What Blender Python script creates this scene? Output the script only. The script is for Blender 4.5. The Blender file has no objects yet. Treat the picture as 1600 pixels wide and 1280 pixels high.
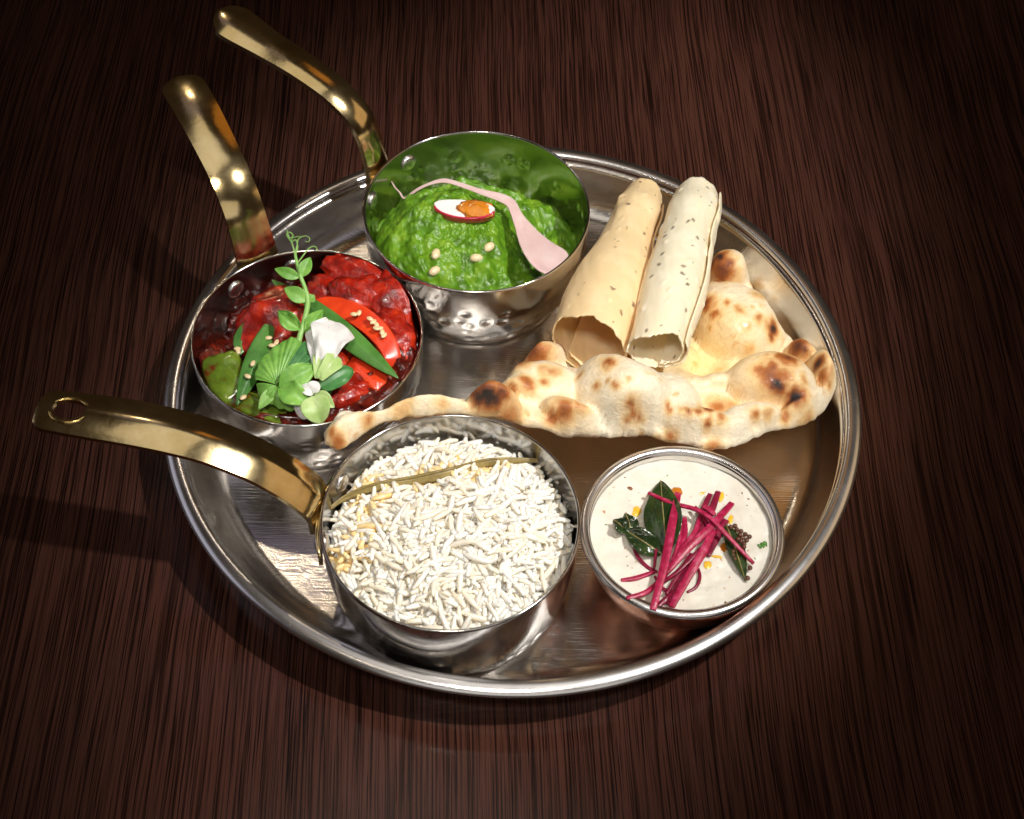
import bpy, bmesh, math, random
import numpy as np
from mathutils import Vector, Matrix, noise

random.seed(7)
rng = np.random.default_rng(7)
SC = bpy.context.scene
COL = SC.collection
PI = math.pi
rad = math.radians

# ------------------------------------------------------------------ camera
CAM_F, CAM_POS = 2413.8, Vector((-0.0002, -0.4730, 0.6224))
PITCH, ROLL = 0.9151, 0.0276
FW = Vector((0, math.cos(PITCH), -math.sin(PITCH)))
_r = FW.cross(Vector((0, 0, 1))).normalized()
_u = _r.cross(FW)
CR = math.cos(ROLL) * _r + math.sin(ROLL) * _u
CU = -math.sin(ROLL) * _r + math.cos(ROLL) * _u
cam_data = bpy.data.cameras.new("camera")
cam = bpy.data.objects.new("camera", cam_data)
COL.objects.link(cam)
cam_data.sensor_width = 36
cam_data.lens = 36 * CAM_F / 1600
cam_data.clip_start = 0.02
cam_data.clip_end = 50
cam.matrix_world = Matrix.Translation(CAM_POS) @ Matrix((CR, CU, -FW)).transposed().to_4x4()
SC.camera = cam

# ------------------------------------------------------------------ world, lamps, exposure
world = bpy.data.worlds.new("World")
SC.world = world
world.use_nodes = True
bg = world.node_tree.nodes["Background"]
bg.inputs[0].default_value = (0.080, 0.053, 0.032, 1)
bg.inputs[1].default_value = 0.28


def aim(o, target):
    d = Vector(target) - o.location
    o.rotation_euler = d.to_track_quat('-Z', 'Y').to_euler()


def spot(name, loc, target, power, size, angle, blend, color):
    l = bpy.data.lights.new(name, 'SPOT')
    l.energy, l.shadow_soft_size, l.spot_size, l.spot_blend, l.color = power, size, rad(angle), blend, color
    o = bpy.data.objects.new(name, l)
    COL.objects.link(o)
    o.location = loc
    aim(o, target)
    return o


def area(name, loc, target, power, sx, sy, color, spread=180):
    l = bpy.data.lights.new(name, 'AREA')
    l.shape, l.size, l.size_y, l.energy, l.color = 'RECTANGLE', sx, sy, power, color
    l.spread = rad(spread)
    o = bpy.data.objects.new(name, l)
    COL.objects.link(o)
    o.location = loc
    aim(o, target)
    return o


key = spot("key_downlight", (0.67, -0.20, 1.40), (0.005, 0.045, 0.0), 92, 0.024, 23.5, 0.75, (1.0, 0.96, 0.90))
key.scale = (1.25, 0.66, 1)          # cone squeezed to an oval so the table darkens towards both sides
spot("rear_downlight", (-0.34, 1.15, 1.50), (-0.04, 0.05, 0.02), 5, 0.03, 17, 1.0, (1.0, 0.82, 0.60))
spot("side_downlight", (-0.60, -0.45, 1.5), (-0.01, 0.0, 0.02), 3, 0.03, 16, 1.0, (1.0, 0.84, 0.64))
spot("front_fill", (-0.05, -0.70, 1.5), (0.0, 0.02, 0.02), 48, 0.13, 18.5, 1.0, (1.0, 0.93, 0.84))  # soft fill added near the camera side to lighten gaps in the rice
area("cool_tray_fill", (-0.31, 0.72, 1.35), (-0.08, -0.04, 0), 0.075, 0.32, 0.42, (0.78, 0.70, 1.0))  # unseen cool panel added for lavender reflections in the tray
area("amber_tray_fill", (0.31, 0.80, 1.25), (0.10, -0.02, 0), 0.16, 0.30, 0.42, (1.0, 0.42, 0.07))  # unseen orange panel added for golden reflections in the tray
# unseen soft panels added in place of a bright room, to brighten the metal
area("overhead_fill", (-0.15, 0.12, 1.7), (-0.05, 0.05, 0), 1.5, 0.9, 0.7, (1.0, 0.93, 0.82))  # added overhead to brighten the brass handles
area("room_fill_front", (0.1, -1.7, 0.95), (0, 0, 0.05), 4.6, 2.0, 1.1, (1.0, 0.94, 0.86))
area("room_fill_left", (-1.6, 0.1, 0.75), (0, 0, 0.05), 2.0, 1.4, 0.9, (0.88, 0.86, 1.0))
area("room_fill_right", (1.6, 0.2, 0.75), (0, 0, 0.05), 2.4, 1.4, 0.9, (1.0, 0.70, 0.40))

SC.view_settings.view_transform = 'Standard'
SC.view_settings.look = 'None'
SC.view_settings.exposure = 0
SC.view_settings.gamma = 1
SC.cycles.use_denoising = True
SC.cycles.max_bounces = 12
SC.cycles.diffuse_bounces = 8
SC.cycles.glossy_bounces = 6
SC.cycles.transmission_bounces = 4
SC.cycles.caustics_reflective = True
SC.cycles.blur_glossy = 0.6
SC.cycles.sample_clamp_indirect = 4.0


# ------------------------------------------------------------------ pixel -> point
def ray(px, py):
    return FW + CR * ((px - 800) / CAM_F) - CU * ((py - 640) / CAM_F)


def at(px, py, z):
    d = ray(px, py)
    return CAM_POS + d * ((z - CAM_POS.z) / d.z)


def hit(px, py, H, z0=0.10, z1=0.0, n=160):
    """first point of the ray that lies under the height function H(x, y)"""
    for i in range(n + 1):
        z = z0 + (z1 - z0) * i / n
        p = at(px, py, z)
        if z <= H(p.x, p.y):
            return p
    return at(px, py, z1)


# ------------------------------------------------------------------ materials
def new_mat(name):
    m = bpy.data.materials.new(name)
    m.use_nodes = True
    nt = m.node_tree
    return m, nt, nt.nodes["Principled BSDF"]


def N(nt, kind, **kw):
    n = nt.nodes.new(kind)
    for k, v in kw.items():
        if k == 'inp':
            for a, b in v.items():
                n.inputs[a].default_value = b
        else:
            setattr(n, k, v)
    return n


def ramp(nt, stops, interp='LINEAR'):
    n = nt.nodes.new('ShaderNodeValToRGB')
    cr = n.color_ramp
    cr.interpolation = interp
    while len(cr.elements) < len(stops):
        cr.elements.new(0.5)
    for e, (p, c) in zip(cr.elements, stops):
        e.position = p
        e.color = (c[0], c[1], c[2], 1) if not isinstance(c, (int, float)) else (c, c, c, 1)
    return n


def coords(nt, scale=(1, 1, 1), kind='Object', rot=(0, 0, 0)):
    tc = nt.nodes.new('ShaderNodeTexCoord')
    mp = nt.nodes.new('ShaderNodeMapping')
    mp.inputs['Scale'].default_value = scale
    mp.inputs['Rotation'].default_value = rot
    nt.links.new(tc.outputs[kind], mp.inputs[0])
    return mp.outputs[0]


def bump(nt, bs, height, strength=0.3, dist=0.001, prev=None):
    b = nt.nodes.new('ShaderNodeBump')
    b.inputs['Strength'].default_value = strength
    b.inputs['Distance'].default_value = dist
    nt.links.new(height, b.inputs['Height'])
    if prev is not None:
        nt.links.new(prev, b.inputs['Normal'])
    nt.links.new(b.outputs[0], bs.inputs['Normal'])
    return b.outputs[0]


def metal(name, col, rough, rough_var=0.08, scratch=0.0, spots=0.0, dark=None, scale=60):
    m, nt, bs = new_mat(name)
    bs.inputs['Metallic'].default_value = 1
    v = coords(nt)
    n1 = N(nt, 'ShaderNodeTexNoise', inp={'Scale': scale, 'Detail': 6, 'Roughness': 0.65})
    nt.links.new(v, n1.inputs['Vector'])
    mr = N(nt, 'ShaderNodeMapRange', inp={'From Min': 0.3, 'From Max': 0.7, 'To Min': rough - rough_var, 'To Max': rough + rough_var})
    nt.links.new(n1.outputs[0], mr.inputs[0])
    nt.links.new(mr.outputs[0], bs.inputs['Roughness'])
    d = dark or tuple(c * 0.90 for c in col)
    rp = ramp(nt, [(0.35, d), (0.62, col)])
    nt.links.new(n1.outputs[0], rp.inputs[0])
    nt.links.new(rp.outputs[0], bs.inputs['Base Color'])
    prev = None
    if scratch:
        for ang, sc in ((0.5, 1.0), (-0.9, 0.8)):
            vv = coords(nt, (40 * sc, 1500 * sc, 40), rot=(0, 0, ang))
            n2 = N(nt, 'ShaderNodeTexNoise', inp={'Scale': 1.0, 'Detail': 3})
            nt.links.new(vv, n2.inputs['Vector'])
            prev = bump(nt, bs, n2.outputs[0], scratch, 0.0004, prev)
    if spots:
        n3 = N(nt, 'ShaderNodeTexNoise', inp={'Scale': 220, 'Detail': 3})
        nt.links.new(v, n3.inputs['Vector'])
        bump(nt, bs, n3.outputs[0], spots, 0.0006, prev)
    return m


M = {}
M['steel_tray'] = metal('brushed_tray_steel', (0.76, 0.73, 0.70), 0.17, 0.03, scratch=0.20)
M['steel_inside'] = metal('dimmed_steel', (0.47, 0.455, 0.44), 0.14, 0.04, spots=0.12)  # base colour lowered to dim the reflections inside the pans
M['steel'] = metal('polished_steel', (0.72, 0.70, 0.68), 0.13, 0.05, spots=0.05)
M['steel_rim'] = metal('rim_steel', (0.80, 0.79, 0.80), 0.26, 0.02)
M['brass'] = metal('worn_brass', (0.80, 0.65, 0.37), 0.16, 0.05, spots=0.08, dark=(0.62, 0.46, 0.21), scale=38)
M['brass_edge'] = metal('brass_edge', (0.80, 0.58, 0.24), 0.22, 0.06)
M['copper'] = metal('copper', (0.85, 0.46, 0.33), 0.20, 0.07, spots=0.05, dark=(0.62, 0.27, 0.17))


def food(name, stops, scale=80, rough=0.4, sss=0.0, sss_col=(1, 0.5, 0.3), sss_scale=0.003, bumps=(), coat=0.0, detail=6, spec=0.5, distort=0.0, vec=None, coat_rough=0.08):
    m, nt, bs = new_mat(name)
    v = coords(nt, vec or (1, 1, 1))
    n1 = N(nt, 'ShaderNodeTexNoise', inp={'Scale': scale, 'Detail': detail, 'Roughness': 0.6, 'Distortion': distort})
    nt.links.new(v, n1.inputs['Vector'])
    rp = ramp(nt, stops)
    nt.links.new(n1.outputs[0], rp.inputs[0])
    nt.links.new(rp.outputs[0], bs.inputs['Base Color'])
    bs.inputs['Roughness'].default_value = rough
    bs.inputs['Specular IOR Level'].default_value = spec
    if sss:
        bs.inputs['Subsurface Weight'].default_value = sss
        bs.inputs['Subsurface Radius'].default_value = sss_col
        bs.inputs['Subsurface Scale'].default_value = sss_scale
    if coat:
        bs.inputs['Coat Weight'].default_value = coat
        bs.inputs['Coat Roughness'].default_value = coat_rough
    prev = None
    for sc, st, di in bumps:
        n2 = N(nt, 'ShaderNodeTexNoise', inp={'Scale': sc, 'Detail': 4, 'Roughness': 0.6})
        nt.links.new(v, n2.inputs['Vector'])
        prev = bump(nt, bs, n2.outputs[0], st, di, prev)
    return m




M['rice'] = food('rice_white', [(0.35, (0.86, 0.82, 0.74)), (0.65, (0.92, 0.90, 0.84))], 260, 0.30, 0.6, (1, 0.88, 0.7), 0.0012)
M['rice_cream'] = food('rice_cream', [(0.35, (0.84, 0.76, 0.62)), (0.65, (0.90, 0.85, 0.74))], 260, 0.30, 0.6, (1, 0.85, 0.6), 0.0012)
M['rice_saffron'] = food('rice_saffron', [(0.35, (0.86, 0.56, 0.18)), (0.65, (0.90, 0.76, 0.46))], 260, 0.30)
M['bay'] = food('dried_bay_leaf', [(0.3, (0.17, 0.12, 0.035)), (0.7, (0.36, 0.28, 0.10))], 160, 0.4, bumps=[(500, 0.3, 0.0005)])
M['saag'] = food('spinach_curry', [(0.25, (0.030, 0.085, 0.003)), (0.5, (0.11, 0.27, 0.008)), (0.75, (0.25, 0.42, 0.025))], 110, 0.42, 0.12, (0.3, 1, 0.1), 0.002,
                 bumps=[(150, 0.35, 0.0016), (700, 0.30, 0.0006)], coat=0.14, distort=0.6, coat_rough=0.25)
M['saag_smear'] = food('spinach_smear', [(0.3, (0.04, 0.08, 0.004)), (0.7, (0.10, 0.20, 0.01))], 200, 0.25, bumps=[(500, 0.6, 0.001)], coat=0.3)
M['sauce'] = food('red_sauce', [(0.3, (0.022, 0.003, 0.002)), (0.5, (0.09, 0.006, 0.003)), (0.72, (0.28, 0.022, 0.006))], 140, 0.16, 0.08, (1, 0.1, 0.05), 0.002,
                  bumps=[(240, 0.6, 0.0016), (900, 0.35, 0.0005)], coat=0.7)
M['chunk'] = food('glazed_chunk', [(0.34, (0.11, 0.004, 0.002)), (0.48, (0.30, 0.010, 0.004)), (0.60, (0.48, 0.022, 0.005)), (0.78, (0.64, 0.09, 0.012))], 90, 0.2, 0.05, (1, 0.15, 0.05), 0.002,
                  bumps=[(75, 0.5, 0.004), (420, 0.45, 0.0012), (1100, 0.35, 0.0005)], coat=0.55, distort=0.5)
M['pepper_red'] = food('red_pepper', [(0.3, (0.55, 0.025, 0.008)), (0.7, (0.78, 0.07, 0.015))], 90, 0.22, 0.2, (1, 0.15, 0.05), 0.003, coat=0.5)
M['pepper_green'] = food('green_pepper', [(0.36, (0.14, 0.020, 0.006)), (0.46, (0.09, 0.15, 0.014)), (0.7, (0.20, 0.30, 0.03))], 75, 0.18, 0.1, (0.6, 1, 0.1), 0.002, coat=0.7)
M['onion_green'] = food('spring_onion', [(0.3, (0.035, 0.13, 0.022)), (0.7, (0.10, 0.27, 0.05))], 90, 0.32, 0.15, (0.4, 1, 0.2), 0.002, bumps=[(400, 0.2, 0.0004)], vec=(1, 1, 1))
M['pea_leaf'] = food('pea_leaf', [(0.3, (0.085, 0.27, 0.030)), (0.7, (0.25, 0.50, 0.095))], 120, 0.42, 0.12, (0.5, 1, 0.3), 0.002, bumps=[(260, 0.4, 0.0008)])
M['pea_leaf_dark'] = food('pea_leaf_dark', [(0.3, (0.030, 0.13, 0.038)), (0.7, (0.085, 0.27, 0.075))], 120, 0.4, 0.1, (0.4, 1, 0.4), 0.002, bumps=[(260, 0.4, 0.0008)])
M['pea_stem'] = food('pea_stem', [(0.3, (0.18, 0.40, 0.07)), (0.7, (0.34, 0.58, 0.18))], 120, 0.4, 0.3, (0.5, 1, 0.3), 0.002)
M['petal'] = food('white_petal', [(0.3, (0.76, 0.75, 0.76)), (0.7, (0.86, 0.86, 0.85))], 120, 0.5, 0.3, (1, 1, 1), 0.003, bumps=[(300, 0.2, 0.0006)])
M['petal_green'] = food('green_bud', [(0.3, (0.30, 0.52, 0.12)), (0.7, (0.55, 0.72, 0.32))], 120, 0.45, 0.3, (0.6, 1, 0.4), 0.003)
M['sesame'] = food('sesame', [(0.3, (0.70, 0.50, 0.25)), (0.7, (0.84, 0.70, 0.45))], 300, 0.4)
M['pine'] = food('pine_nut', [(0.3, (0.72, 0.55, 0.30)), (0.7, (0.86, 0.74, 0.50))], 150, 0.3, 0.3, (1, 0.7, 0.4), 0.002, coat=0.3)
M['radish'] = food('radish_flesh', [(0.35, (0.82, 0.76, 0.74)), (0.65, (0.90, 0.86, 0.84))], 120, 0.25, 0.3, (1, 0.8, 0.8), 0.002, coat=0.5)
M['radish_skin'] = food('radish_skin', [(0.3, (0.42, 0.006, 0.035)), (0.7, (0.62, 0.02, 0.08))], 120, 0.2, coat=0.5)
M['ribbon'] = food('pink_ribbon', [(0.3, (0.66, 0.42, 0.42)), (0.7, (0.76, 0.55, 0.54))], 60, 0.4, 0.35, (1, 0.7, 0.7), 0.003)
M['oil'] = food('chilli_oil', [(0.3, (0.42, 0.12, 0.01)), (0.7, (0.70, 0.26, 0.02))], 120, 0.12, 0.1, (1, 0.4, 0.1), 0.002, coat=0.8)
M['oil_yellow'] = food('turmeric_oil', [(0.3, (0.80, 0.42, 0.02)), (0.7, (0.85, 0.58, 0.08))], 150, 0.15, 0.2, (1, 0.6, 0.1), 0.002, coat=0.6)
M['beet'] = food('beetroot', [(0.3, (0.22, 0.003, 0.030)), (0.55, (0.40, 0.010, 0.065)), (0.75, (0.55, 0.09, 0.20))], 350, 0.35, 0.2, (1, 0.1, 0.2), 0.002, bumps=[(700, 0.35, 0.0005)], vec=(1, 1, 1))
M['beet_dark'] = food('beetroot_dark', [(0.3, (0.10, 0.003, 0.016)), (0.7, (0.27, 0.008, 0.045))], 350, 0.3, 0.1, (1, 0.1, 0.2), 0.002, bumps=[(700, 0.35, 0.0005)])
M['curry_leaf'] = food('fried_curry_leaf', [(0.3, (0.007, 0.014, 0.005)), (0.6, (0.022, 0.045, 0.010)), (0.8, (0.05, 0.085, 0.015))], 90, 0.2, bumps=[(200, 0.5, 0.001)], coat=0.6)
M['mustard'] = food('mustard_seed', [(0.3, (0.06, 0.022, 0.012)), (0.7, (0.16, 0.06, 0.032))], 300, 0.25, coat=0.4)
M['herb'] = food('coriander', [(0.3, (0.05, 0.18, 0.02)), (0.7, (0.10, 0.28, 0.03))], 200, 0.4)
M['fleck'] = food('cumin_fleck', [(0.3, (0.16, 0.055, 0.02)), (0.7, (0.28, 0.11, 0.04))], 300, 0.5)


def make_raita_mat():
    m, nt, bs = new_mat('raita_yoghurt')
    v = coords(nt)
    n1 = N(nt, 'ShaderNodeTexNoise', inp={'Scale': 55, 'Detail': 5, 'Roughness': 0.6})
    nt.links.new(v, n1.inputs['Vector'])
    r1 = ramp(nt, [(0.30, (0.64, 0.59, 0.50)), (0.55, (0.75, 0.72, 0.64))])
    nt.links.new(n1.outputs[0], r1.inputs[0])
    n2 = N(nt, 'ShaderNodeTexNoise', inp={'Scale': 420, 'Detail': 2})
    nt.links.new(v, n2.inputs['Vector'])
    r2 = ramp(nt, [(0.68, 0), (0.76, 1)])
    nt.links.new(n2.outputs[0], r2.inputs[0])
    mx = N(nt, 'ShaderNodeMixRGB')
    mx.inputs[2].default_value = (0.48, 0.24, 0.12, 1)
    nt.links.new(r2.outputs[0], mx.inputs[0])
    nt.links.new(r1.outputs[0], mx.inputs[1])
    nt.links.new(mx.outputs[0], bs.inputs['Base Color'])
    bs.inputs['Roughness'].default_value = 0.28
    bs.inputs['Subsurface Weight'].default_value = 0.3
    bs.inputs['Subsurface Radius'].default_value = (1, 0.85, 0.7)
    bs.inputs['Subsurface Scale'].default_value = 0.003
    bump(nt, bs, n1.outputs[0], 0.35, 0.002)
    return m


M['raita'] = make_raita_mat()


def make_wood():
    m, nt, bs = new_mat('dark_wood_laminate')
    v = coords(nt, (1, 1, 1), rot=(0, 0, rad(-2)))
    # slow bending of the grain
    nb = N(nt, 'ShaderNodeTexNoise', inp={'Scale': 3.5, 'Detail': 2})
    nt.links.new(v, nb.inputs['Vector'])
    mul = N(nt, 'ShaderNodeVectorMath', operation='MULTIPLY')
    mul.inputs[1].default_value = (0.016, 0, 0)
    nt.links.new(nb.outputs['Color'], mul.inputs[0])
    add = N(nt, 'ShaderNodeVectorMath', operation='ADD')
    nt.links.new(v, add.inputs[0])
    nt.links.new(mul.outputs[0], add.inputs[1])

    def grain(sx, sy, detail, off):
        mp = N(nt, 'ShaderNodeMapping')
        mp.inputs['Scale'].default_value = (sx, sy, 1)
        mp.inputs['Location'].default_value = (off, off, 0)
        nt.links.new(add.outputs[0], mp.inputs[0])
        n = N(nt, 'ShaderNodeTexNoise', inp={'Scale': 1.0, 'Detail': detail, 'Roughness': 0.62, 'Distortion': 0.25})
        nt.links.new(mp.outputs[0], n.inputs['Vector'])
        return n.outputs[0]
    fine, mid, broad, tone = grain(1200, 14, 3, 3), grain(700, 6, 2, 11), grain(70, 2.2, 3, 29), grain(9, 1.6, 2, 41)
    r_f = ramp(nt, [(0.36, 0), (0.50, 1)])
    nt.links.new(fine, r_f.inputs[0])
    r_m = ramp(nt, [(0.34, 0.22), (0.54, 1)])
    nt.links.new(mid, r_m.inputs[0])
    mm = N(nt, 'ShaderNodeMath', operation='MULTIPLY')
    nt.links.new(r_f.outputs[0], mm.inputs[0])
    nt.links.new(r_m.outputs[0], mm.inputs[1])
    a = N(nt, 'ShaderNodeMath', operation='MULTIPLY_ADD')
    nt.links.new(broad, a.inputs[0])
    a.inputs[1].default_value = 0.5
    nt.links.new(mm.outputs[0], a.inputs[2])
    rp = ramp(nt, [(0.10, (0.0048, 0.0022, 0.0018)), (0.50, (0.023, 0.0090, 0.0065)), (1.0, (0.066, 0.0260, 0.0185))])
    sb = N(nt, 'ShaderNodeMath', operation='MULTIPLY')
    nt.links.new(a.outputs[0], sb.inputs[0])
    sb.inputs[1].default_value = 0.8
    nt.links.new(sb.outputs[0], rp.inputs[0])
    tr = ramp(nt, [(0.3, (0.72, 0.70, 0.70)), (0.7, (1.15, 1.1, 1.05))])
    nt.links.new(tone, tr.inputs[0])
    mx = N(nt, 'ShaderNodeMixRGB', blend_type='MULTIPLY')
    mx.inputs[0].default_value = 1
    nt.links.new(rp.outputs[0], mx.inputs[1])
    nt.links.new(tr.outputs[0], mx.inputs[2])
    nt.links.new(mx.outputs[0], bs.inputs['Base Color'])
    sm = N(nt, 'ShaderNodeTexNoise', inp={'Scale': 14, 'Detail': 6, 'Roughness': 0.7})
    nt.links.new(v, sm.inputs['Vector'])
    mr = N(nt, 'ShaderNodeMapRange', inp={'From Min': 0.3, 'From Max': 0.7, 'To Min': 0.08, 'To Max': 0.17})
    nt.links.new(sm.outputs[0], mr.inputs[0])
    nt.links.new(mr.outputs[0], bs.inputs['Roughness'])
    bs.inputs['Specular IOR Level'].default_value = 0.30
    bump(nt, bs, mm.outputs[0], 0.06, 0.0003)
    return m


M['wood'] = make_wood()


def attr_mat(name, rough, sss, coat_attr=False, sss_scale=0.003, bumps=(), mottle=False):
    m, nt, bs = new_mat(name)
    a = N(nt, 'ShaderNodeAttribute', attribute_name='Col')
    nt.links.new(a.outputs['Color'], bs.inputs['Base Color'])
    if mottle:
        vm = coords(nt)
        nm = N(nt, 'ShaderNodeTexNoise', inp={'Scale': 480, 'Detail': 6, 'Roughness': 0.7})
        nt.links.new(vm, nm.inputs['Vector'])
        rm = ramp(nt, [(0.32, (0.70, 0.58, 0.42)), (0.50, (0.97, 0.95, 0.90)), (0.66, (1.06, 1.06, 1.05))])
        nt.links.new(nm.outputs[0], rm.inputs[0])
        mxm = N(nt, 'ShaderNodeMixRGB', blend_type='MULTIPLY')
        mxm.inputs[0].default_value = 0.35
        nt.links.new(a.outputs['Color'], mxm.inputs[1])
        nt.links.new(rm.outputs[0], mxm.inputs[2])
        nt.links.new(mxm.outputs[0], bs.inputs['Base Color'])
    bs.inputs['Roughness'].default_value = rough
    bs.inputs['Subsurface Weight'].default_value = sss
    bs.inputs['Subsurface Radius'].default_value = (1, 0.7, 0.4)
    bs.inputs['Subsurface Scale'].default_value = sss_scale
    if coat_attr:
        nt.links.new(a.outputs['Alpha'], bs.inputs['Coat Weight'])
        bs.inputs['Coat Roughness'].default_value = 0.22
    v = coords(nt)
    prev = None
    for sc, st, di in bumps:
        n2 = N(nt, 'ShaderNodeTexNoise', inp={'Scale': sc, 'Detail': 5, 'Roughness': 0.65})
        nt.links.new(v, n2.inputs['Vector'])
        prev = bump(nt, bs, n2.outputs[0], st, di, prev)
    return m


M['naan'] = attr_mat('naan_bread', 0.6, 0.10, True, 0.002, [(70, 0.45, 0.0030), (330, 0.45, 0.0013), (1400, 0.4, 0.0005)], mottle=True)
M['papad'] = attr_mat('papadum', 0.42, 0.40, False, 0.004, [(220, 0.18, 0.0008), (1200, 0.12, 0.0003)])


# ------------------------------------------------------------------ mesh helpers
def tag(o, label, cat, group=None):
    o['label'], o['category'] = label, cat
    if group:
        o['group'] = group
    return o


def empty(name, loc, label, cat, group=None):
    o = bpy.data.objects.new(name, None)
    o.empty_display_size = 0.01
    COL.objects.link(o)
    o.location = loc
    return tag(o, label, cat, group)


def mk(name, verts, faces, mat, parent=None, smooth=True, origin=None, uvs=None, colors=None):
    """link one mesh object; vertices come in world space, origin is where its pivot sits"""
    if origin is None:
        origin = parent.matrix_basis.translation if parent is not None and parent.parent is None else Vector((0, 0, 0))
        if parent is not None and parent.parent is not None:
            origin = parent.matrix_basis.translation + parent.parent.matrix_basis.translation
        base = origin
    else:
        base = origin
    b = np.array(base)
    me = bpy.data.meshes.new(name)
    me.from_pydata([tuple(x) for x in (np.array(verts, dtype=float) - b)], [], faces)
    if smooth:
        me.polygons.foreach_set('use_smooth', [True] * len(me.polygons))
    if colors is not None:
        ca = me.color_attributes.new('Col', 'FLOAT_COLOR', 'POINT')
        ca.data.foreach_set('color', np.array(colors, dtype=np.float32).ravel())
    me.update()
    o = bpy.data.objects.new(name, me)
    if mat:
        me.materials.append(M[mat] if isinstance(mat, str) else mat)
    COL.objects.link(o)
    if parent is not None:
        o.parent = parent
        pw = parent.matrix_basis.translation + (parent.parent.matrix_basis.translation if parent.parent else Vector((0, 0, 0)))
        o.location = Vector(base) - pw
    else:
        o.location = Vector(base)
    return o


def solid(o, t, offset=0):
    md = o.modifiers.new('thickness', 'SOLIDIFY')
    md.thickness, md.offset = t, offset
    return o


def subsurf(o, n=1):
    md = o.modifiers.new('smooth', 'SUBSURF')
    md.levels = md.render_levels = n
    return o


def revolve(profile, c, n=160, disp=None, close=False):
    """profile: (r, z) list, revolved about the vertical through c (x, y)"""
    vs, fs = [], []
    m = len(profile)
    for j in range(n):
        a = 2 * PI * j / n
        for i, (r, z) in enumerate(profile):
            rr = r + (disp(a, i, r, z) if disp else 0)
            vs.append((c[0] + rr * math.cos(a), c[1] + rr * math.sin(a), z))
    for j in range(n):
        k = (j + 1) % n
        for i in range(m - 1):
            fs.append((j * m + i, k * m + i, k * m + i + 1, j * m + i + 1))
        if close:
            fs.append((j * m + m - 1, k * m + m - 1, k * m, j * m))
    if not close:
        for e in (0, m - 1):
            if profile[e][0] < 1e-3:
                pass
    return vs, fs


def spline(pts, n):
    """Catmull-Rom through the given points (tuples of any length)"""
    P = [np.array(p, dtype=float) for p in pts]
    P = [2 * P[0] - P[1]] + P + [2 * P[-1] - P[-2]]
    out = []
    segs = len(P) - 3
    for k in range(n):
        t = k / (n - 1) * segs
        i = min(int(t), segs - 1)
        t -= i
        a, b, c, d = P[i:i + 4]
        out.append(0.5 * ((2 * b) + (c - a) * t + (2 * a - 5 * b + 4 * c - d) * t * t + (3 * b - a - 3 * c + d) * t ** 3))
    return out


def tube(path, radii, n=8):
    path = [Vector(p) for p in path]
    vs, fs = [], []
    t = (path[1] - path[0]).normalized()
    nrm = t.orthogonal().normalized()
    for i, p in enumerate(path):
        t2 = (path[min(i + 1, len(path) - 1)] - path[max(i - 1, 0)]).normalized()
        nrm = (nrm - t2 * nrm.dot(t2)).normalized()
        bn = t2.cross(nrm)
        for k in range(n):
            a = 2 * PI * k / n
            vs.append(p + (nrm * math.cos(a) + bn * math.sin(a)) * radii[i])
    for i in range(len(path) - 1):
        for k in range(n):
            k2 = (k + 1) % n
            fs.append((i * n + k, i * n + k2, (i + 1) * n + k2, (i + 1) * n + k))
    fs.append(tuple(range(n))[::-1])
    fs.append(tuple(range((len(path) - 1) * n, len(path) * n)))
    return vs, fs


def bar(path, widths, thick, up=Vector((0, 0, 1)), twist=None):
    """flat rectangular strip that follows a path"""
    path = [Vector(p) for p in path]
    vs, fs = [], []
    m = len(path)
    for i, p in enumerate(path):
        t = (path[min(i + 1, m - 1)] - path[max(i - 1, 0)]).normalized()
        s = t.cross(up).normalized()
        w = s.cross(t).normalized()
        if twist is not None:
            q = twist[i]
            s, w = s * math.cos(q) + w * math.sin(q), w * math.cos(q) - s * math.sin(q)
        hw = widths[i] / 2
        ht = (thick[i] if isinstance(thick, (list, tuple)) else thick) / 2
        for a, b in ((-1, -1), (1, -1), (1, 1), (-1, 1)):
            vs.append(p + s * hw * a + w * ht * b)
    for i in range(m - 1):
        for k in range(4):
            k2 = (k + 1) % 4
            fs.append((i * 4 + k, i * 4 + k2, (i + 1) * 4 + k2, (i + 1) * 4 + k))
    fs.append((3, 2, 1, 0))
    e = (m - 1) * 4
    fs.append((e, e + 1, e + 2, e + 3))
    return vs, fs


def bevel(o, w, seg=2):
    md = o.modifiers.new('bevel', 'BEVEL')
    md.width, md.segments, md.limit_method = w, seg, 'ANGLE'
    return o


_ico = {}


def blob(c, r, rot=(0, 0, 0), amp=0.15, freq=2.0, sub=4, seed=0, sharp=1.0):
    """lumpy solid: an icosphere pushed by noise and squared off by 'sharp'"""
    if sub not in _ico:
        bm = bmesh.new()
        bmesh.ops.create_icosphere(bm, subdivisions=sub, radius=1)
        _ico[sub] = ([v.co.copy() for v in bm.verts], [tuple(v.index for v in f.verts) for f in bm.faces])
        bm.free()
    V, Fc = _ico[sub]
    R = Matrix.Rotation(rot[2], 3, 'Z') @ Matrix.Rotation(rot[1], 3, 'Y') @ Matrix.Rotation(rot[0], 3, 'X')
    out = []
    off = Vector((seed * 3.7, seed * 1.3, seed * 7.1))
    for v in V:
        k = 1 + amp * noise.fractal(v * freq + off, 0.6, 2.0, 4)
        if sharp != 1.0:
            w = Vector([math.copysign(abs(x) ** sharp, x) for x in v])
        else:
            w = v
        out.append(Vector(c) + R @ Vector((w.x * r[0] * k, w.y * r[1] * k, w.z * r[2] * k)))
    return out, Fc


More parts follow.
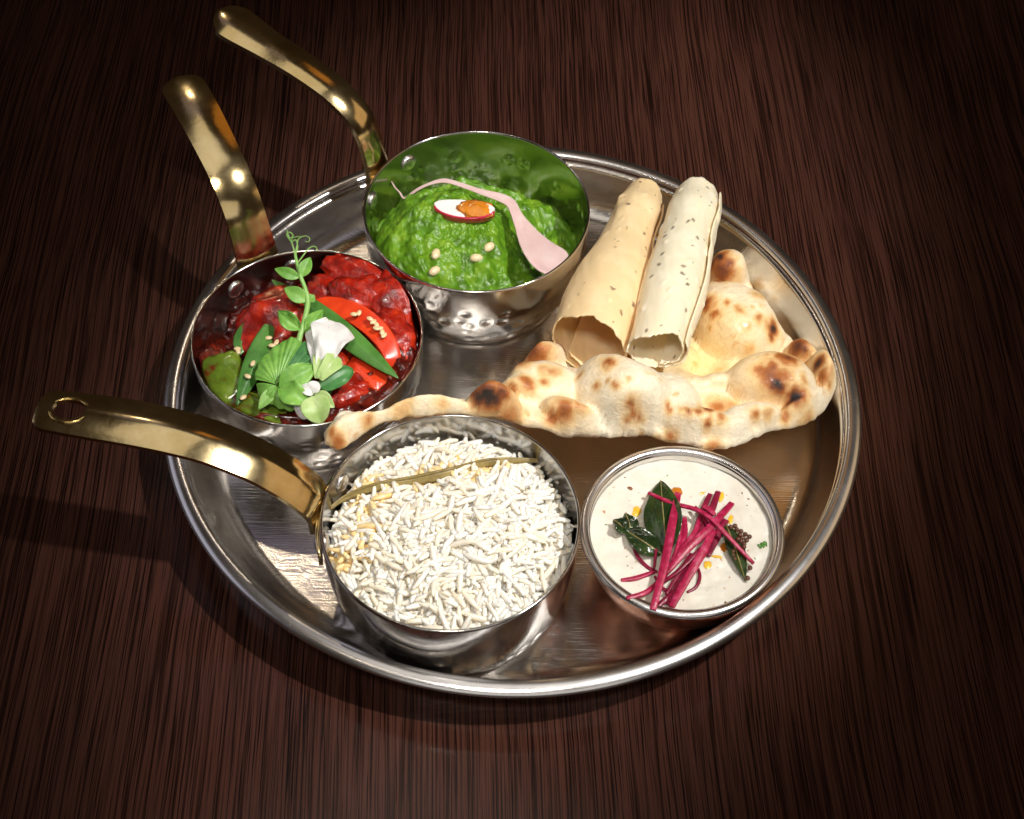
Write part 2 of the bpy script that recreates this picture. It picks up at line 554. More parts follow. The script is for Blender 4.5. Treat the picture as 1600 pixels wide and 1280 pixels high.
def leaf(base, tip, width, up=Vector((0, 0, 1)), fold=0.25, arch=0.1, prof=None, nu=14, nv=8, ruffle=0.0, seed=0, roll=0.0):
    """leaf blade from base to tip: pointed outline, folded along the midrib, arched, ruffled at the margin"""
    base, tip = Vector(base), Vector(tip)
    ax = tip - base
    L = ax.length
    t = ax / L
    s = t.cross(up).normalized()
    n = s.cross(t).normalized()
    if roll:
        q = Matrix.Rotation(roll, 3, t)
        s, n = q @ s, q @ n
    prof = prof or (lambda x: math.sin(PI * x ** 0.8) ** 0.8)
    vs, fs = [], []
    for i in range(nu + 1):
        x = i / nu
        w = max(prof(min(max(x, 1e-4), 0.9999)), 0.015) * width / 2
        for j in range(nv + 1):
            y = j / nv * 2 - 1
            rf = ruffle * width * noise.noise(Vector((x * 4 + seed, y * 2.2 + seed * 1.7, seed * 0.3))) * abs(y) ** 1.5
            h = arch * L * math.sin(PI * x) + abs(y) * w * fold + rf + 0.015 * width * noise.noise(Vector((x * 9, y * 7, seed)))
            vs.append(base + t * (L * x) + s * (w * y) + n * h)
    for i in range(nu):
        for j in range(nv):
            a = i * (nv + 1) + j
            fs.append((a, a + 1, a + nv + 2, a + nv + 1))
    return vs, fs


def disc_field(c, R, H, zb, nr=70, na=180, foot=0.9, rmax=None):
    """solid of a round portion: top surface z = H(x, y), skirt down to zb"""
    vs, fs = [], []
    vs.append((c[0], c[1], H(c[0], c[1])))
    for i in range(1, nr + 1):
        r = R * i / nr
        for j in range(na):
            a = 2 * PI * j / na
            x, y = c[0] + r * math.cos(a), c[1] + r * math.sin(a)
            z = H(x, y)
            if rmax is not None and r > rmax(z):
                q = rmax(z) * (1 - 0.0002 * (nr - i))
                x, y = c[0] + q * math.cos(a), c[1] + q * math.sin(a)
            vs.append((x, y, z))
    for j in range(na):
        a = 2 * PI * j / na
        vs.append((c[0] + R * foot * math.cos(a), c[1] + R * foot * math.sin(a), zb))
    for j in range(na):
        k = (j + 1) % na
        fs.append((0, 1 + j, 1 + k))
        for i in range(nr):
            a, b = 1 + i * na, 1 + (i + 1) * na
            fs.append((a + j, b + j, b + k, a + k))
    e = 1 + nr * na
    fs.append(tuple(range(e, e + na))[::-1])
    return vs, fs


def nz(x, y, f, seed=0.0, oct=4, h=0.6):
    return noise.fractal(Vector((x * f + seed, y * f - seed * 0.7, seed * 1.31)), h, 2.0, oct)


def sstep(a, b, x):
    t = min(max((x - a) / (b - a), 0), 1)
    return t * t * (3 - 2 * t)


# ------------------------------------------------------------------ table
tv, tf = [(-1.6, -1.1, 0), (1.6, -1.1, 0), (1.6, 1.9, 0), (-1.6, 1.9, 0), (-1.6, -1.1, -0.03), (1.6, -1.1, -0.03), (1.6, 1.9, -0.03), (-1.6, 1.9, -0.03)], \
    [(0, 1, 2, 3), (7, 6, 5, 4), (0, 4, 5, 1), (1, 5, 6, 2), (2, 6, 7, 3), (3, 7, 4, 0)]
table = mk('table_top', tv, tf, 'wood', smooth=False)
table['kind'] = 'structure'

# ------------------------------------------------------------------ tray
FLOOR = 0.0030
tray = empty('serving_tray', (0, 0, 0.0003), 'large round stainless steel tray carrying all the pans, bread and bowl', 'tray')


def tray_disp(a, i, r, z):
    return 0.0004 * noise.noise(Vector((math.cos(a) * 2.5, math.sin(a) * 2.5, z * 60)))


inner = [(0.0005, FLOOR)] + [(r, FLOOR) for r in (0.02, 0.05, 0.08, 0.11, 0.13, 0.143)]
for k in range(1, 9):
    t = k / 8
    a = t * rad(66)
    inner.append((0.143 + 0.013 * math.sin(a) / math.sin(rad(66)) * 0.98, FLOOR + 0.011 * (1 - math.cos(a)) / (1 - math.cos(rad(66)))))
inner += [(0.1585, 0.0185), (0.1605, 0.0230), (0.1625, 0.0270)]
outer = [(r + 0.0013, z - 0.0012) for r, z in inner[::-1][:-7]] + [(0.143, 0.0013), (0.139, 0.0004), (0.11, 0.0003), (0.0005, 0.0003)]
v, f = revolve(inner + outer, (0, 0), 220, tray_disp)
mk('tray_body', v, f, 'steel_tray', tray)
rimp = []
for k in range(14):
    a = 2 * PI * k / 14
    rimp.append((0.1662 + 0.0041 * math.cos(a), 0.0285 + 0.0022 * math.sin(a) - 0.0006 * math.cos(a)))
v, f = revolve(rimp, (0, 0), 220, close=True)
mk('rolled_rim', v, f, 'steel_rim', tray)


# ------------------------------------------------------------------ pans
class Pan:
    pass


def make_pan(label, c, R, zr, rb, az, prof, widths, hole=False, hammer=(0.3, 0.85), seed=0, arc=0.16, round_end=0.0, thick=0.0022, crease=False):
    P = Pan()
    P.c, P.R, P.zr, P.az = c, R, zr, az
    zf = FLOOR + 0.0003
    root = empty('sauce_pan', (c[0], c[1], zf), label, 'pan', 'small steel saucepans with brass handles on the tray')
    P.root = root
    P.inner = lambda z: rb + (R - rb) * (1 - (1 - min(max((z - FLOOR) / (zr - FLOOR), 0), 1)) ** 3.0) - 0.0015
    h = zr - zf
    T = 0.0012
    pr = []
    # outside, bottom centre to rim
    pr += [(0.0006, zf + 0.0012), (rb * 0.5, zf + 0.0010), (rb - 0.006, zf + 0.0004), (rb - 0.003, zf), (rb, zf + 0.0008)]
    kk = 40
    for k in range(1, kk + 1):
        t = k / kk
        r = rb + (R - rb) * (1 - (1 - t) ** 3.0) * 0.97 + (R - rb) * 0.03 * t
        pr.append((r, zf + 0.0008 + (h - 0.0008) * t))
    no = len(pr)
    ins = [(r - T, max(z, zf + T + 0.0005)) for r, z in pr[5:]][::-1]
    pr += [(R - T * 0.35, zr + 0.0004)]
    pr += ins + [(rb - 0.004, zf + 0.0022), (0.0006, zf + 0.0022)]
    # hammer marks
    marks = []
    rs = random.Random(seed)
    z0, z1 = hammer
    for _ in range(170):
        a, t = rs.uniform(0, 2 * PI), rs.uniform(z0, z1)
        if all(math.hypot((((a - b + PI) % (2 * PI)) - PI) * R, (t - s) * h) > 0.0058 for b, s, _q, _d in marks):
            marks.append((a, t, rs.uniform(0.0026, 0.0036), rs.uniform(0.0005, 0.0009)))

    def disp(a, i, r, z):
        if i < 5 or i >= len(pr) - 2:
            return 0
        t = (z - zf) / h
        d = 0.00025 * noise.noise(Vector((math.cos(a) * 3 + seed, math.sin(a) * 3, z * 40)))
        if t > 0.94:
            return d * 0.5
        for b, s, q, dep in marks:
            da = abs(((a - b + PI) % (2 * PI)) - PI) * R
            if da < q:
                w = 1 - (da * da + ((t - s) * h) ** 2) / (q * q)
                if w > 0:
                    d -= dep * w * (2 - w) * 0.8
        return d
    v, f = revolve(pr, c, 260, disp)
    P.body = mk('pan_body', v, f, 'steel', root)
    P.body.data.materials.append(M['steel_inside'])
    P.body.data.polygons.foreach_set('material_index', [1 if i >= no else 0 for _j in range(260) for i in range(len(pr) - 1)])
    # handle
    er, ez = Vector((math.cos(az), math.sin(az), 0)), Vector((0, 0, 1))
    es = Vector((-math.sin(az), math.cos(az), 0))
    C0 = Vector((c[0], c[1], 0))
    n = 110
    path = spline(prof, n)
    ws = spline([(w,) for w in widths], n)
    L = [0]
    for i in range(1, n):
        L.append(L[-1] + math.hypot(path[i][0] - path[i - 1][0], path[i][1] - path[i - 1][1]))
    m = 12
    vs, fs = [], []
    if hole:
        hl = L[-1] - 0.0135      # centre of the hanging hole along the handle
        ha, hb = 0.0072, 0.0052
    for side in (1, -1):
        for i in range(n):
            r, z = path[i]
            a, b = path[max(i - 1, 0)], path[min(i + 1, n - 1)]
            t = np.array([b[0] - a[0], b[1] - a[1]])
            t /= np.linalg.norm(t)
            nr, nzv = -t[1], t[0]
            w = ws[i][0] / 2
            de = L[-1] - L[i]
            re = round_end if round_end else 0.006
            if de < re:
                w *= max(0.05, math.sqrt(max(0, 1 - ((re - de) / re) ** 2))) if round_end else (0.72 + 0.28 * math.sqrt(max(0, 1 - ((re - de) / re) ** 2)))
            for j in range(m + 1):
                y = j / m * 2 - 1
                bow = arc * w * (1 - (abs(y) ** 1.35 if crease else y * y)) * (1 if i > 8 else i / 8)
                th = thick / 2
                o = bow + side * th - arc * w * 0.4
                vs.append(C0 + er * (r + nr * o) + ez * (z + nzv * o) + es * (w * y))
    K = n * (m + 1)
    for i in range(n - 1):
        for j in range(m):
            if hole:
                lc, yc = (L[i] + L[i + 1]) / 2, ((j + 0.5) / m * 2 - 1) * ws[i][0] / 2
                pass
            a = i * (m + 1) + j
            fs.append((a, a + 1, a + m + 2, a + m + 1))
            fs.append((K + a + m + 1, K + a + m + 2, K + a + 1, K + a))
    for i in range(n - 1):
        for j in (0, m):
            a = i * (m + 1) + j
            q = (a, a + m + 1, K + a + m + 1, K + a)
            fs.append(q if j == 0 else q[::-1])
    for j in range(m):
        for i in (0, n - 1):
            a = i * (m + 1) + j
            q = (a, a + 1, K + a + 1, K + a)
            fs.append(q[::-1] if i == 0 else q)
    P.handle = mk('handle', vs, fs, 'brass', root)
    es_ = P.handle.modifiers.new('crisp', 'EDGE_SPLIT')
    es_.split_angle = rad(42)
    if hole:
        # cut the hanging hole with a cylinder and drop the cutter again
        i = min(range(n), key=lambda q: abs(L[q] - hl))
        r, z = path[i]
        bm = bmesh.new()
        bmesh.ops.create_cone(bm, segments=40, radius1=1, radius2=1, depth=1, cap_ends=True)
        a, b = path[i - 1], path[min(i + 1, n - 1)]
        tv_ = (er * (b[0] - a[0]) + ez * (b[1] - a[1])).normalized()
        nv_ = tv_.cross(es).normalized()
        mw = Matrix((tv_ * ha, es * hb, nv_ * 0.02)).transposed().to_4x4()
        mw.translation = C0 + er * r + ez * z
        bm.transform(mw)
        cme = bpy.data.meshes.new('cutter')
        bm.to_mesh(cme)
        bm.free()
        cut = bpy.data.objects.new('cutter', cme)
        COL.objects.link(cut)
        md = P.handle.modifiers.new('hole', 'BOOLEAN')
        md.object, md.operation, md.solver = cut, 'DIFFERENCE', 'EXACT'
        bpy.context.view_layer.update()
        dg = bpy.context.evaluated_depsgraph_get()
        nm = bpy.data.meshes.new_from_object(P.handle.evaluated_get(dg))
        P.handle.modifiers.clear()
        P.handle.data = nm
        P.handle.modifiers.new('crisp', 'EDGE_SPLIT').split_angle = rad(42)
        bpy.data.objects.remove(cut)
        ring = []
        for k in range(40):
            q = 2 * PI * k / 40
            ring.append(mw.translation + tv_ * (ha + 0.0012) * math.cos(q) + es * (hb + 0.0012) * math.sin(q) + nv_ * 0.0013)
        v, f = tube(ring + [ring[0], ring[1]], [0.0011] * 42, 6)
        mk('hole_edge', v, f, 'brass_edge', P.handle)
        # small punched dimple
        i = min(range(n), key=lambda q: abs(L[q] - (hl - 0.021)))
        r, z = path[i]
        v, f = blob(C0 + er * r + ez * (z + 0.0012) + es * 0.001, (0.0016, 0.0016, 0.0005), sub=2, amp=0)
        mk('punch_mark', v, f, 'curry_leaf', P.handle)
    # flange hugging the wall
    half, zt, zbm = rad(25), zr - 0.0045, zr - 0.021
    vs, fs = [], []
    na, nzz = 24, 8
    for i in range(na + 1):
        y = i / na * 2 - 1
        a = az + half * y
        sh = (1 - abs(y) ** 4)
        top, bot = zt - 0.004 * (1 - sh), zbm + 0.006 * (1 - sh)
        for k in range(nzz + 1):
            z = bot + (top - bot) * k / nzz
            rr = R + 0.0008 - (R - rb) * 0.04
            vs.append(C0 + Vector((math.cos(a), math.sin(a), 0)) * rr + ez * z)
    for i in range(na):
        for k in range(nzz):
            a = i * (nzz + 1) + k
            fs.append((a, a + nzz + 1, a + nzz + 2, a + 1))
    fl = mk('handle_flange', vs, fs, 'brass', root)
    solid(fl, 0.0020, 1)
    P.flange = fl
    for sgn in (-1, 1):
        a = az + sgn * rad(17)
        rr = R - 0.0012 - (R - rb) * 0.02
        zc = zr - 0.0100
        cc = C0 + Vector((math.cos(a), math.sin(a), 0)) * rr + ez * zc
        v, f = blob(cc, (0.0022, 0.0050, 0.0050), (0, 0, a), 0.0, sub=3)
        mk('rivet', v, f, 'steel_rim', root)
        co = C0 + Vector((math.cos(a), math.sin(a), 0)) * (R + 0.0024) + ez * zc
        v, f = blob(co, (0.0012, 0.0034, 0.0034), (0, 0, a), 0.0, sub=3)
        mk('rivet', v, f, 'steel_rim', root)
    return P


def pan_az(c, px, py, z):
    p = at(px, py, z)
    return math.atan2(p.y - c[1], p.x - c[0])


RICE = make_pan('saucepan filled with white rice, its brass handle pierced with a hanging hole', (-0.0259, -0.0984), 0.0570, 0.0565, 0.0500,
                pan_az((-0.0259, -0.0984), 499, 785, 0.053),
                [(0.0590, 0.044), (0.0600, 0.0545), (0.0665, 0.0635), (0.0735, 0.0705), (0.086, 0.0800), (0.104, 0.0880), (0.119, 0.0915), (0.136, 0.0935), (0.158, 0.0940), (0.1795, 0.0935)],
                [0.023, 0.0225, 0.022, 0.0220, 0.022, 0.0222, 0.0228, 0.0232, 0.0228, 0.0205], hole=True, hammer=(0.15, 0.3), seed=3, arc=0.26, crease=True)
SPIN = make_pan('hammered saucepan of green spinach curry with a slim spoon-ended brass handle', (-0.0211, 0.0909), 0.0580, 0.0578, 0.0460,
                rad(149.3),
                [(0.0605, 0.043), (0.0620, 0.0530), (0.0650, 0.0700), (0.0710, 0.0840), (0.085, 0.0950), (0.106, 0.1020), (0.127, 0.1060), (0.146, 0.1105), (0.1585, 0.1135)],
                [0.021, 0.0165, 0.0155, 0.0160, 0.0170, 0.0180, 0.0195, 0.0235, 0.0225], hammer=(0.16, 0.72), seed=5, arc=0.22, round_end=0.011, thick=0.003)
REDP = make_pan('saucepan of red glazed curry topped with pea shoot, broad plain brass handle', (-0.1002, 0.0091), 0.0560, 0.0510, 0.0470,
                rad(121.0),
                [(0.0585, 0.040), (0.0592, 0.0500), (0.0640, 0.0640), (0.0700, 0.0770), (0.082, 0.0880), (0.099, 0.0955), (0.122, 0.1020), (0.142, 0.1040)],
                [0.0225, 0.0215, 0.0205, 0.0200, 0.0200, 0.0206, 0.0218, 0.0218], hammer=(0.2, 0.7), seed=9, arc=0.12, round_end=0.0075)

# ------------------------------------------------------------------ copper bowl of raita
BC, BR, BZ = (0.0775, -0.0908), 0.0448, 0.0420
bowl = empty('raita_bowl', (BC[0], BC[1], FLOOR + 0.0002), 'small copper-sided bowl with steel rim holding pale raita', 'bowl')
zf = FLOOR + 0.0002
bp = [(0.0005, zf + 0.001), (0.020, zf + 0.0008), (0.0265, zf), (0.0285, zf + 0.0012)]
for k in range(1, 25):
    t = k / 24
    bp.append((0.0285 + (BR - 0.0018 - 0.0285) * math.sin(t * PI / 2) ** 0.8, zf + 0.0012 + (BZ - 0.004 - zf) * t ** 1.15))


def bdisp(a, i, r, z):
    return 0.0003 * noise.noise(Vector((math.cos(a) * 2, math.sin(a) * 2, z * 30)))


v, f = revolve(bp, BC, 160, bdisp)
mk('copper_shell', v, f, 'copper', bowl)
ip = [(r - 0.0016, z + 0.0016) for r, z in bp[4:]][::-1]
ip = [(BR - 0.0022, BZ - 0.001)] + ip + [(0.0005, zf + 0.003)]
v, f = revolve(ip, BC, 160)
mk('steel_liner', v, f, 'steel', bowl)
rp_ = [(BR - 0.0009 + 0.0022 * math.cos(2 * PI * k / 12), BZ - 0.0012 + 0.0017 * math.sin(2 * PI * k / 12)) for k in range(12)]
v, f = revolve(rp_, BC, 160, close=True)
mk('rim', v, f, 'steel_rim', bowl)

RZ = BZ - 0.0052


def HR(x, y):
    return RZ + 0.0007 * nz(x, y, 60, 2.0) + 0.0004 * nz(x, y, 180, 5.0)


v, f = disc_field(BC, 0.0412, HR, RZ - 0.012, 50, 140)
raita = mk('raita', v, f, 'raita', origin=Vector((BC[0], BC[1], RZ - 0.012)))
tag(raita, 'creamy spiced yoghurt raita filling the copper-sided bowl', 'raita')

# ------------------------------------------------------------------ rice
rc, rR = RICE.c, 0.0553


def HRICE(x, y):
    dx, dy = x - rc[0], y - rc[1]
    d = math.hypot(dx, dy) / rR
    z = RICE.zr - 0.0165 + 0.0150 * (1 - min(d, 1) ** 2.0)
    z += 0.0060 * math.exp(-((dx - 0.020) ** 2 + (dy - 0.004) ** 2) / 0.00055)
    return z + 0.0028 * nz(x, y, 55, 9.0)


rice = empty('rice_portion', (rc[0], rc[1], RICE.zr - 0.032), 'mound of long-grain white rice with saffron-stained grains in the pan', 'rice')


def grain_mesh(name, L, w, bend, mat):
    pts, rr = [], []
    for x, k in ((-1, 0.28), (-0.90, 0.66), (-0.40, 1.0), (0.35, 1.0), (0.88, 0.70), (1, 0.26)):
        pts.append((x * L / 2, bend * (1 - x * x), 0.15 * bend * (1 - x * x)))
        rr.append(w / 2 * k)
    v, f = tube(pts, rr, 6)
    return v, f


variants = [grain_mesh('g', L * 0.001, w * 0.001, b * 0.001, None) for L, w, b in
            ((13.2, 2.65, 0.6), (11.8, 2.75, -0.8), (14.4, 2.55, 1.1), (10.4, 2.8, 0.3), (12.8, 2.6, 1.6), (7.0, 2.7, -0.4))]
stain_px = [(545, 770), (575, 762), (610, 760), (650, 748), (690, 742), (735, 735), (770, 733), (535, 870), (548, 880), (585, 800), (575, 830), (560, 790), (600, 775), (640, 762)]
stains = [hit(x, y, HRICE) for x, y in stain_px]
grains = []
tries = 0
while len(grains) < 2100:
    r, a = rR * 0.985 * math.sqrt(random.random()), random.uniform(0, 2 * PI)
    x, y = rc[0] + r * math.cos(a), rc[1] + r * math.sin(a)
    dep = random.random() ** 0.8 * 0.0058
    z = HRICE(x, y) - dep
    yaw, pit = random.uniform(0, 2 * PI), random.gauss(0, rad(15))
    if random.random() < 0.06:
        pit = random.choice((-1, 1)) * rad(random.uniform(30, 62))
    k = random.randrange(len(variants))
    half = 0.0062 * abs(math.cos(pit))
    if math.hypot(x - rc[0], y - rc[1]) + half * 0.85 > rR:
        yaw = a + PI / 2 + random.gauss(0, 0.25)
        if r > rR * 0.95:
            continue
    rot = Matrix.Rotation(yaw, 4, 'Z') @ Matrix.Rotation(pit, 4, 'Y') @ Matrix.Rotation(random.uniform(0, 2 * PI), 4, 'X')
    ds = min((s.xy - Vector((x, y))).length for s in stains)
    if ds < 0.0045 and random.random() < 0.5 or ds < 0.009 and random.random() < 0.12:
        mt = 2
    else:
        mt = 1 if random.random() < 0.60 - 0.35 * sstep(-0.01, 0.03, x - rc[0]) else 0
    grains.append((dep - 0.0035 * abs(math.sin(pit)), k, mt, Matrix.Translation((x, y, z)) @ rot @ Matrix.Scale(random.uniform(0.88, 1.1), 4)))
grains.sort(key=lambda g: g[0])
gm = {}
for k, (v, f) in enumerate(variants):
    for mt, nm in enumerate(('rice', 'rice_cream', 'rice_saffron')):
        me = bpy.data.meshes.new('rice_grain')
        me.from_pydata([tuple(p) for p in v], [], f)
        me.polygons.foreach_set('use_smooth', [True] * len(me.polygons))
        me.materials.append(M[nm])
        gm[k, mt] = me
base_inv = Matrix.Translation(-Vector(rice.location))
for g in grains[:300]:
    o = bpy.data.objects.new('rice_grain', gm[g[1], g[2]])
    COL.objects.link(o)
    o.parent = rice
    o.matrix_local = base_inv @ g[3]
vs, fs, mi = [], [], []
for g in grains[300:]:
    v, f = variants[g[1]]
    o = len(vs)
    vs += [g[3] @ Vector(p) for p in v]
    fs += [tuple(o + i for i in q) for q in f]
    mi += [g[2]] * len(f)
v, f = disc_field(rc, rR * 0.975, lambda x, y: HRICE(x, y) - 0.0052, RICE.zr - 0.032, 30, 90)
o = len(vs)
vs += [Vector(p) for p in v]
fs += [tuple(o + i for i in q) for q in f]
mi += [1] * len(f)
rest = mk('rice_bulk', vs, fs, 'rice', rice)
rest.data.materials.append(M['rice_cream'])
rest.data.materials.append(M['rice_saffron'])
rest.data.polygons.foreach_set('material_index', mi)
rest['kind'] = 'stuff'

# bay leaf lying across the rice
pxs = [(513, 800, 2), (540, 775, 5), (585, 757, 8), (640, 747, 10), (700, 734, 10), (760, 719, 8), (815, 717, 5), (845, 721, 2.6), (868, 727, 2.2)]
pts = []
for (x, y, w) in pxs:
    h = hit(x, y, lambda a, b: HRICE(a, b) + 0.0028)
    pts.append((h.x, h.y, max(h.z, RICE.zr - 0.012), w / 3500 * 1.3))
pts = spline(pts, 40)
vs, fs = [], []
for i, q in enumerate(pts):
    c0 = Vector(q[:3])
    t = (Vector(pts[min(i + 1, 39)][:3]) - Vector(pts[max(i - 1, 0)][:3])).normalized()
    s = t.cross(Vector((0, 0, 1))).normalized()
    w = max(q[3], 0.0006)
    for k in range(7):
        y = k / 6 * 2 - 1
        vs.append(c0 + s * (w * 0.75 * y) + Vector((0, 0, 1)) * (-abs(y) * w * 1.3 * (1 if y < 0 else 0.6) + 0.0004 * noise.noise(Vector((i * 0.3, k, 0)))))
for i in range(39):
    for k in range(6):
        a = i * 7 + k
        fs.append((a, a + 7, a + 8, a + 1))
bay = empty('bay_leaf', Vector(pts[20][:3]), 'long dried bay leaf curled across the white rice', 'leaf')
o = mk('leaf_blade', vs, fs, 'bay', bay)
solid(o, 0.0005)
v, f = tube([Vector(p[:3]) + Vector((0, 0, 0.0003)) for p in pts], [0.0004 + 0.0003 * math.sin(PI * min(i / 39 * 1.3, 1)) for i in range(40)], 6)
mk('midrib', v, f, 'bay', bay)

# ------------------------------------------------------------------ spinach curry
sc_, sR = SPIN.c, 0.0555
peak = at(712, 312, 0.056)
mound = at(700, 374, 0.036)


def HS(x, y):
    d = math.hypot(x - sc_[0], y - sc_[1]) / sR
    z = SPIN.zr - 0.031
    q = ((x - mound.x) / 0.0345) ** 2 + ((y - mound.y) / 0.0360) ** 2
    z += 0.0225 * math.exp(-q ** 2.3)
    z += 0.0060 * math.exp(-(((x - peak.x) / 0.018) ** 2 + ((y - peak.y) / 0.014) ** 2))
    z += 0.0070 * math.exp(-(((x - 0.004) / 0.020) ** 2 + ((y - 0.119) / 0.012) ** 2))
    n = nz(x, y, 42, 3.3, 5, 0.7)
    z += 0.0048 * n + 0.0032 * abs(nz(x, y, 75, 8.1, 2)) + 0.0010 * nz(x, y, 260, 1.1, 3)
    z -= 0.004 * sstep(0.85, 1.0, d)
    return z


v, f = disc_field(sc_, sR, HS, SPIN.zr - 0.042, 120, 260, 0.66, SPIN.inner)
o = mk('spinach_curry', v, f, 'saag', origin=Vector((sc_[0], sc_[1], SPIN.zr - 0.042)))
tag(o, 'thick bright green spinach curry mounded inside the hammered pan', 'curry')

# radish slice with oil
ra, rb2 = hit(681, 322, HS), hit(771, 345, HS)
rcx = (ra + rb2) / 2 + Vector((0, 0.0, 0.0045))
dirv = (rb2 - ra)
ang = math.atan2(dirv.y, dirv.x)
rl = dirv.length / 2 * 1.02
rad_root = empty('radish_slice', rcx, 'half-moon radish slice with red skin glazed in orange oil on the spinach', 'radish')


def half_moon(zlo, zhi, k, kin=1.0, tilt=0.22):
    vs, fs = [], []
    nn = 26
    R3 = Matrix.Rotation(ang, 3, 'Z') @ Matrix.Rotation(tilt, 3, 'X')
    for lay, z in enumerate((zlo, zhi)):
        for i in range(nn + 1):
            u = -1 + 2 * i / nn
            lo = -k * 0.0068 * max(0, 1 - u * u) ** 0.55 - 0.0004
            hi = 0.0042 * max(0, 1 - u * u) ** 0.6
            for j in range(6):
                t = j / 5
                y = lo + (hi - lo) * t
                zz = z - 0.0012 * (1 - u * u) * (1 if lay else 0.2)
                vs.append(rcx + R3 @ Vector((u * rl * kin, y, zz)))
    K = (nn + 1) * 6
    for i in range(nn):
        for j in range(5):
            a = i * 6 + j
            fs.append((K + a, K + a + 6, K + a + 7, K + a + 1))
            fs.append((a + 1, a + 7, a + 6, a))
        a = i * 6
        fs.append((a, a + 6, K + a + 6, K + a))
        fs.append((K + a + 5, K + a + 11, a + 11, a + 5))
    return vs, fs


v, f = half_moon(-0.0020, 0.0014, 0.92)
o = mk('radish_flesh', v, f, 'radish', rad_root)
bevel(o, 0.0004)
# skin: the curved band along the lower edge
R3 = Matrix.Rotation(ang, 3, 'Z') @ Matrix.Rotation(0.22, 3, 'X')
pth = []
for i in range(31):
    u = -0.99 + 1.98 * i / 30
    pth.append(rcx + R3 @ Vector((u * rl, -0.0068 * 0.95 * max(0, 1 - u * u) ** 0.55 - 0.0007, -0.0010)))
v, f = bar(pth, [0.0011] * 31, 0.0048, up=R3 @ Vector((0, 0, 1)))
o = mk('radish_skin', v, f, 'radish_skin', rad_root)
bevel(o, 0.0004)
v, f = blob(rcx + R3 @ Vector((0.0058, -0.0010, 0.0005)), (0.0094, 0.0052, 0.0009), (0.22, 0, ang), 0.25, 1.5, 4, 4)
mk('oil_glaze', v, f, 'oil', rad_root)

# pink ribbon
pth = [(612, 283, 1.0), (617, 293, 1.2), (624, 300, 1.6), (632, 310, 2.6), (650, 298, 4), (672, 287, 5), (695, 283, 7), (722, 290, 8), (750, 300, 9), (778, 308, 14), (797, 318, 17),
       (806, 334, 17), (815, 352, 26), (827, 372, 40), (844, 394, 54), (860, 410, 58), (872, 420, 48)]
P3 = []
for i, (x, y, w) in enumerate(pth):
    h = hit(x, y, lambda a, b: HS(a, b) + 0.0042)
    z = h.z
    if i < 4:
        z = SPIN.zr - 0.012 - 0.001 * i
    if 3 < i < 12:
        z = (0.0475, 0.0515, 0.0530, 0.0530, 0.0525, 0.0515, 0.0505, 0.0500)[i - 4]
    if i > 11:
        z = 0.0445 + (0.0035 if i < 14 else 0.0045)
    p = at(x, y, z)
    P3.append((p.x, p.y, p.z, w / 3050))
P3 = spline(P3, 60)
vs, fs = [], []
for i, q in enumerate(P3):
    c0 = Vector(q[:3])
    t = (Vector(P3[min(i + 1, 59)][:3]) - Vector(P3[max(i - 1, 0)][:3])).normalized()
    view = (CAM_POS - c0).normalized()
    upv = Vector((0.15, -0.35, 0.92)).normalized()
    s = t.cross(upv).normalized()
    for k in range(9):
        y = k / 8 * 2 - 1
        wn = 1 + 0.10 * noise.noise(Vector((i * 0.22, y * 0.6, 3.0)))
        vs.append(c0 + s * (q[3] / 2 * y * wn) + upv * (q[3] * 0.22 * y * y * (0.4 + 0.6 * (y > 0)) + 0.0006 * noise.noise(Vector((i * 0.3, y * 2, 1.0)))))
for i in range(59):
    for k in range(8):
        a = i * 9 + k
        fs.append((a, a + 9, a + 10, a + 1))
o = mk('pickled_ribbon', vs, fs, 'ribbon', origin=Vector(P3[30][:3]))
solid(o, 0.0006)
tag(o, 'pale pink vegetable ribbon widening to a petal, laid over the spinach curry', 'garnish')

for (x, y, r, lab) in ((681, 399, 0.7, 'upright pine nut on the steep face of the spinach mound'), (744, 405, -0.5, 'plump pine nut below the radish slice on the spinach'),
                       (764, 388, 0.2, 'small half-sunk pine nut between the radish slice and pink ribbon'), (679, 425, 0.15, 'flat-lying pine nut at the foot of the spinach mound')):
    h = hit(x, y, HS)
    v, f = blob(h + Vector((0, 0, 0.0008)), (0.0034, 0.0023, 0.0022), (0, 0, r + 0.6), 0.08, 1.5, 3, x)
    tag(mk('pine_nut', v, f, 'pine', origin=h), lab, 'pine nut', 'pine nuts on the spinach curry')

# ------------------------------------------------------------------ red curry
qc, qR = REDP.c, 0.0535


def HQ(x, y):
    d = math.hypot(x - qc[0], y - qc[1]) / qR
    z = REDP.zr - 0.0165
    px = (x - qc[0]) * 0.8 - (y - qc[1]) * 0.25
    z += 0.006 * sstep(-0.05, 0.03, px)
    z -= 0.010 * sstep(0.01, 0.035, (y - qc[1]) * 0.8 - (x - qc[0]) * 0.7) * sstep(0.3, 0.9, d)
    z += 0.0045 * nz(x, y, 60, 6.0, 4) + 0.0022 * abs(nz(x, y, 150, 3.0, 3))
    return z


v, f = disc_field(qc, qR, HQ, REDP.zr - 0.036, 70, 180, 0.70, REDP.inner)
o = mk('red_sauce', v, f, 'sauce', origin=Vector((qc[0], qc[1], REDP.zr - 0.036)))
tag(o, 'dark red sticky sauce pooled around the glazed chunks in the pan', 'sauce')


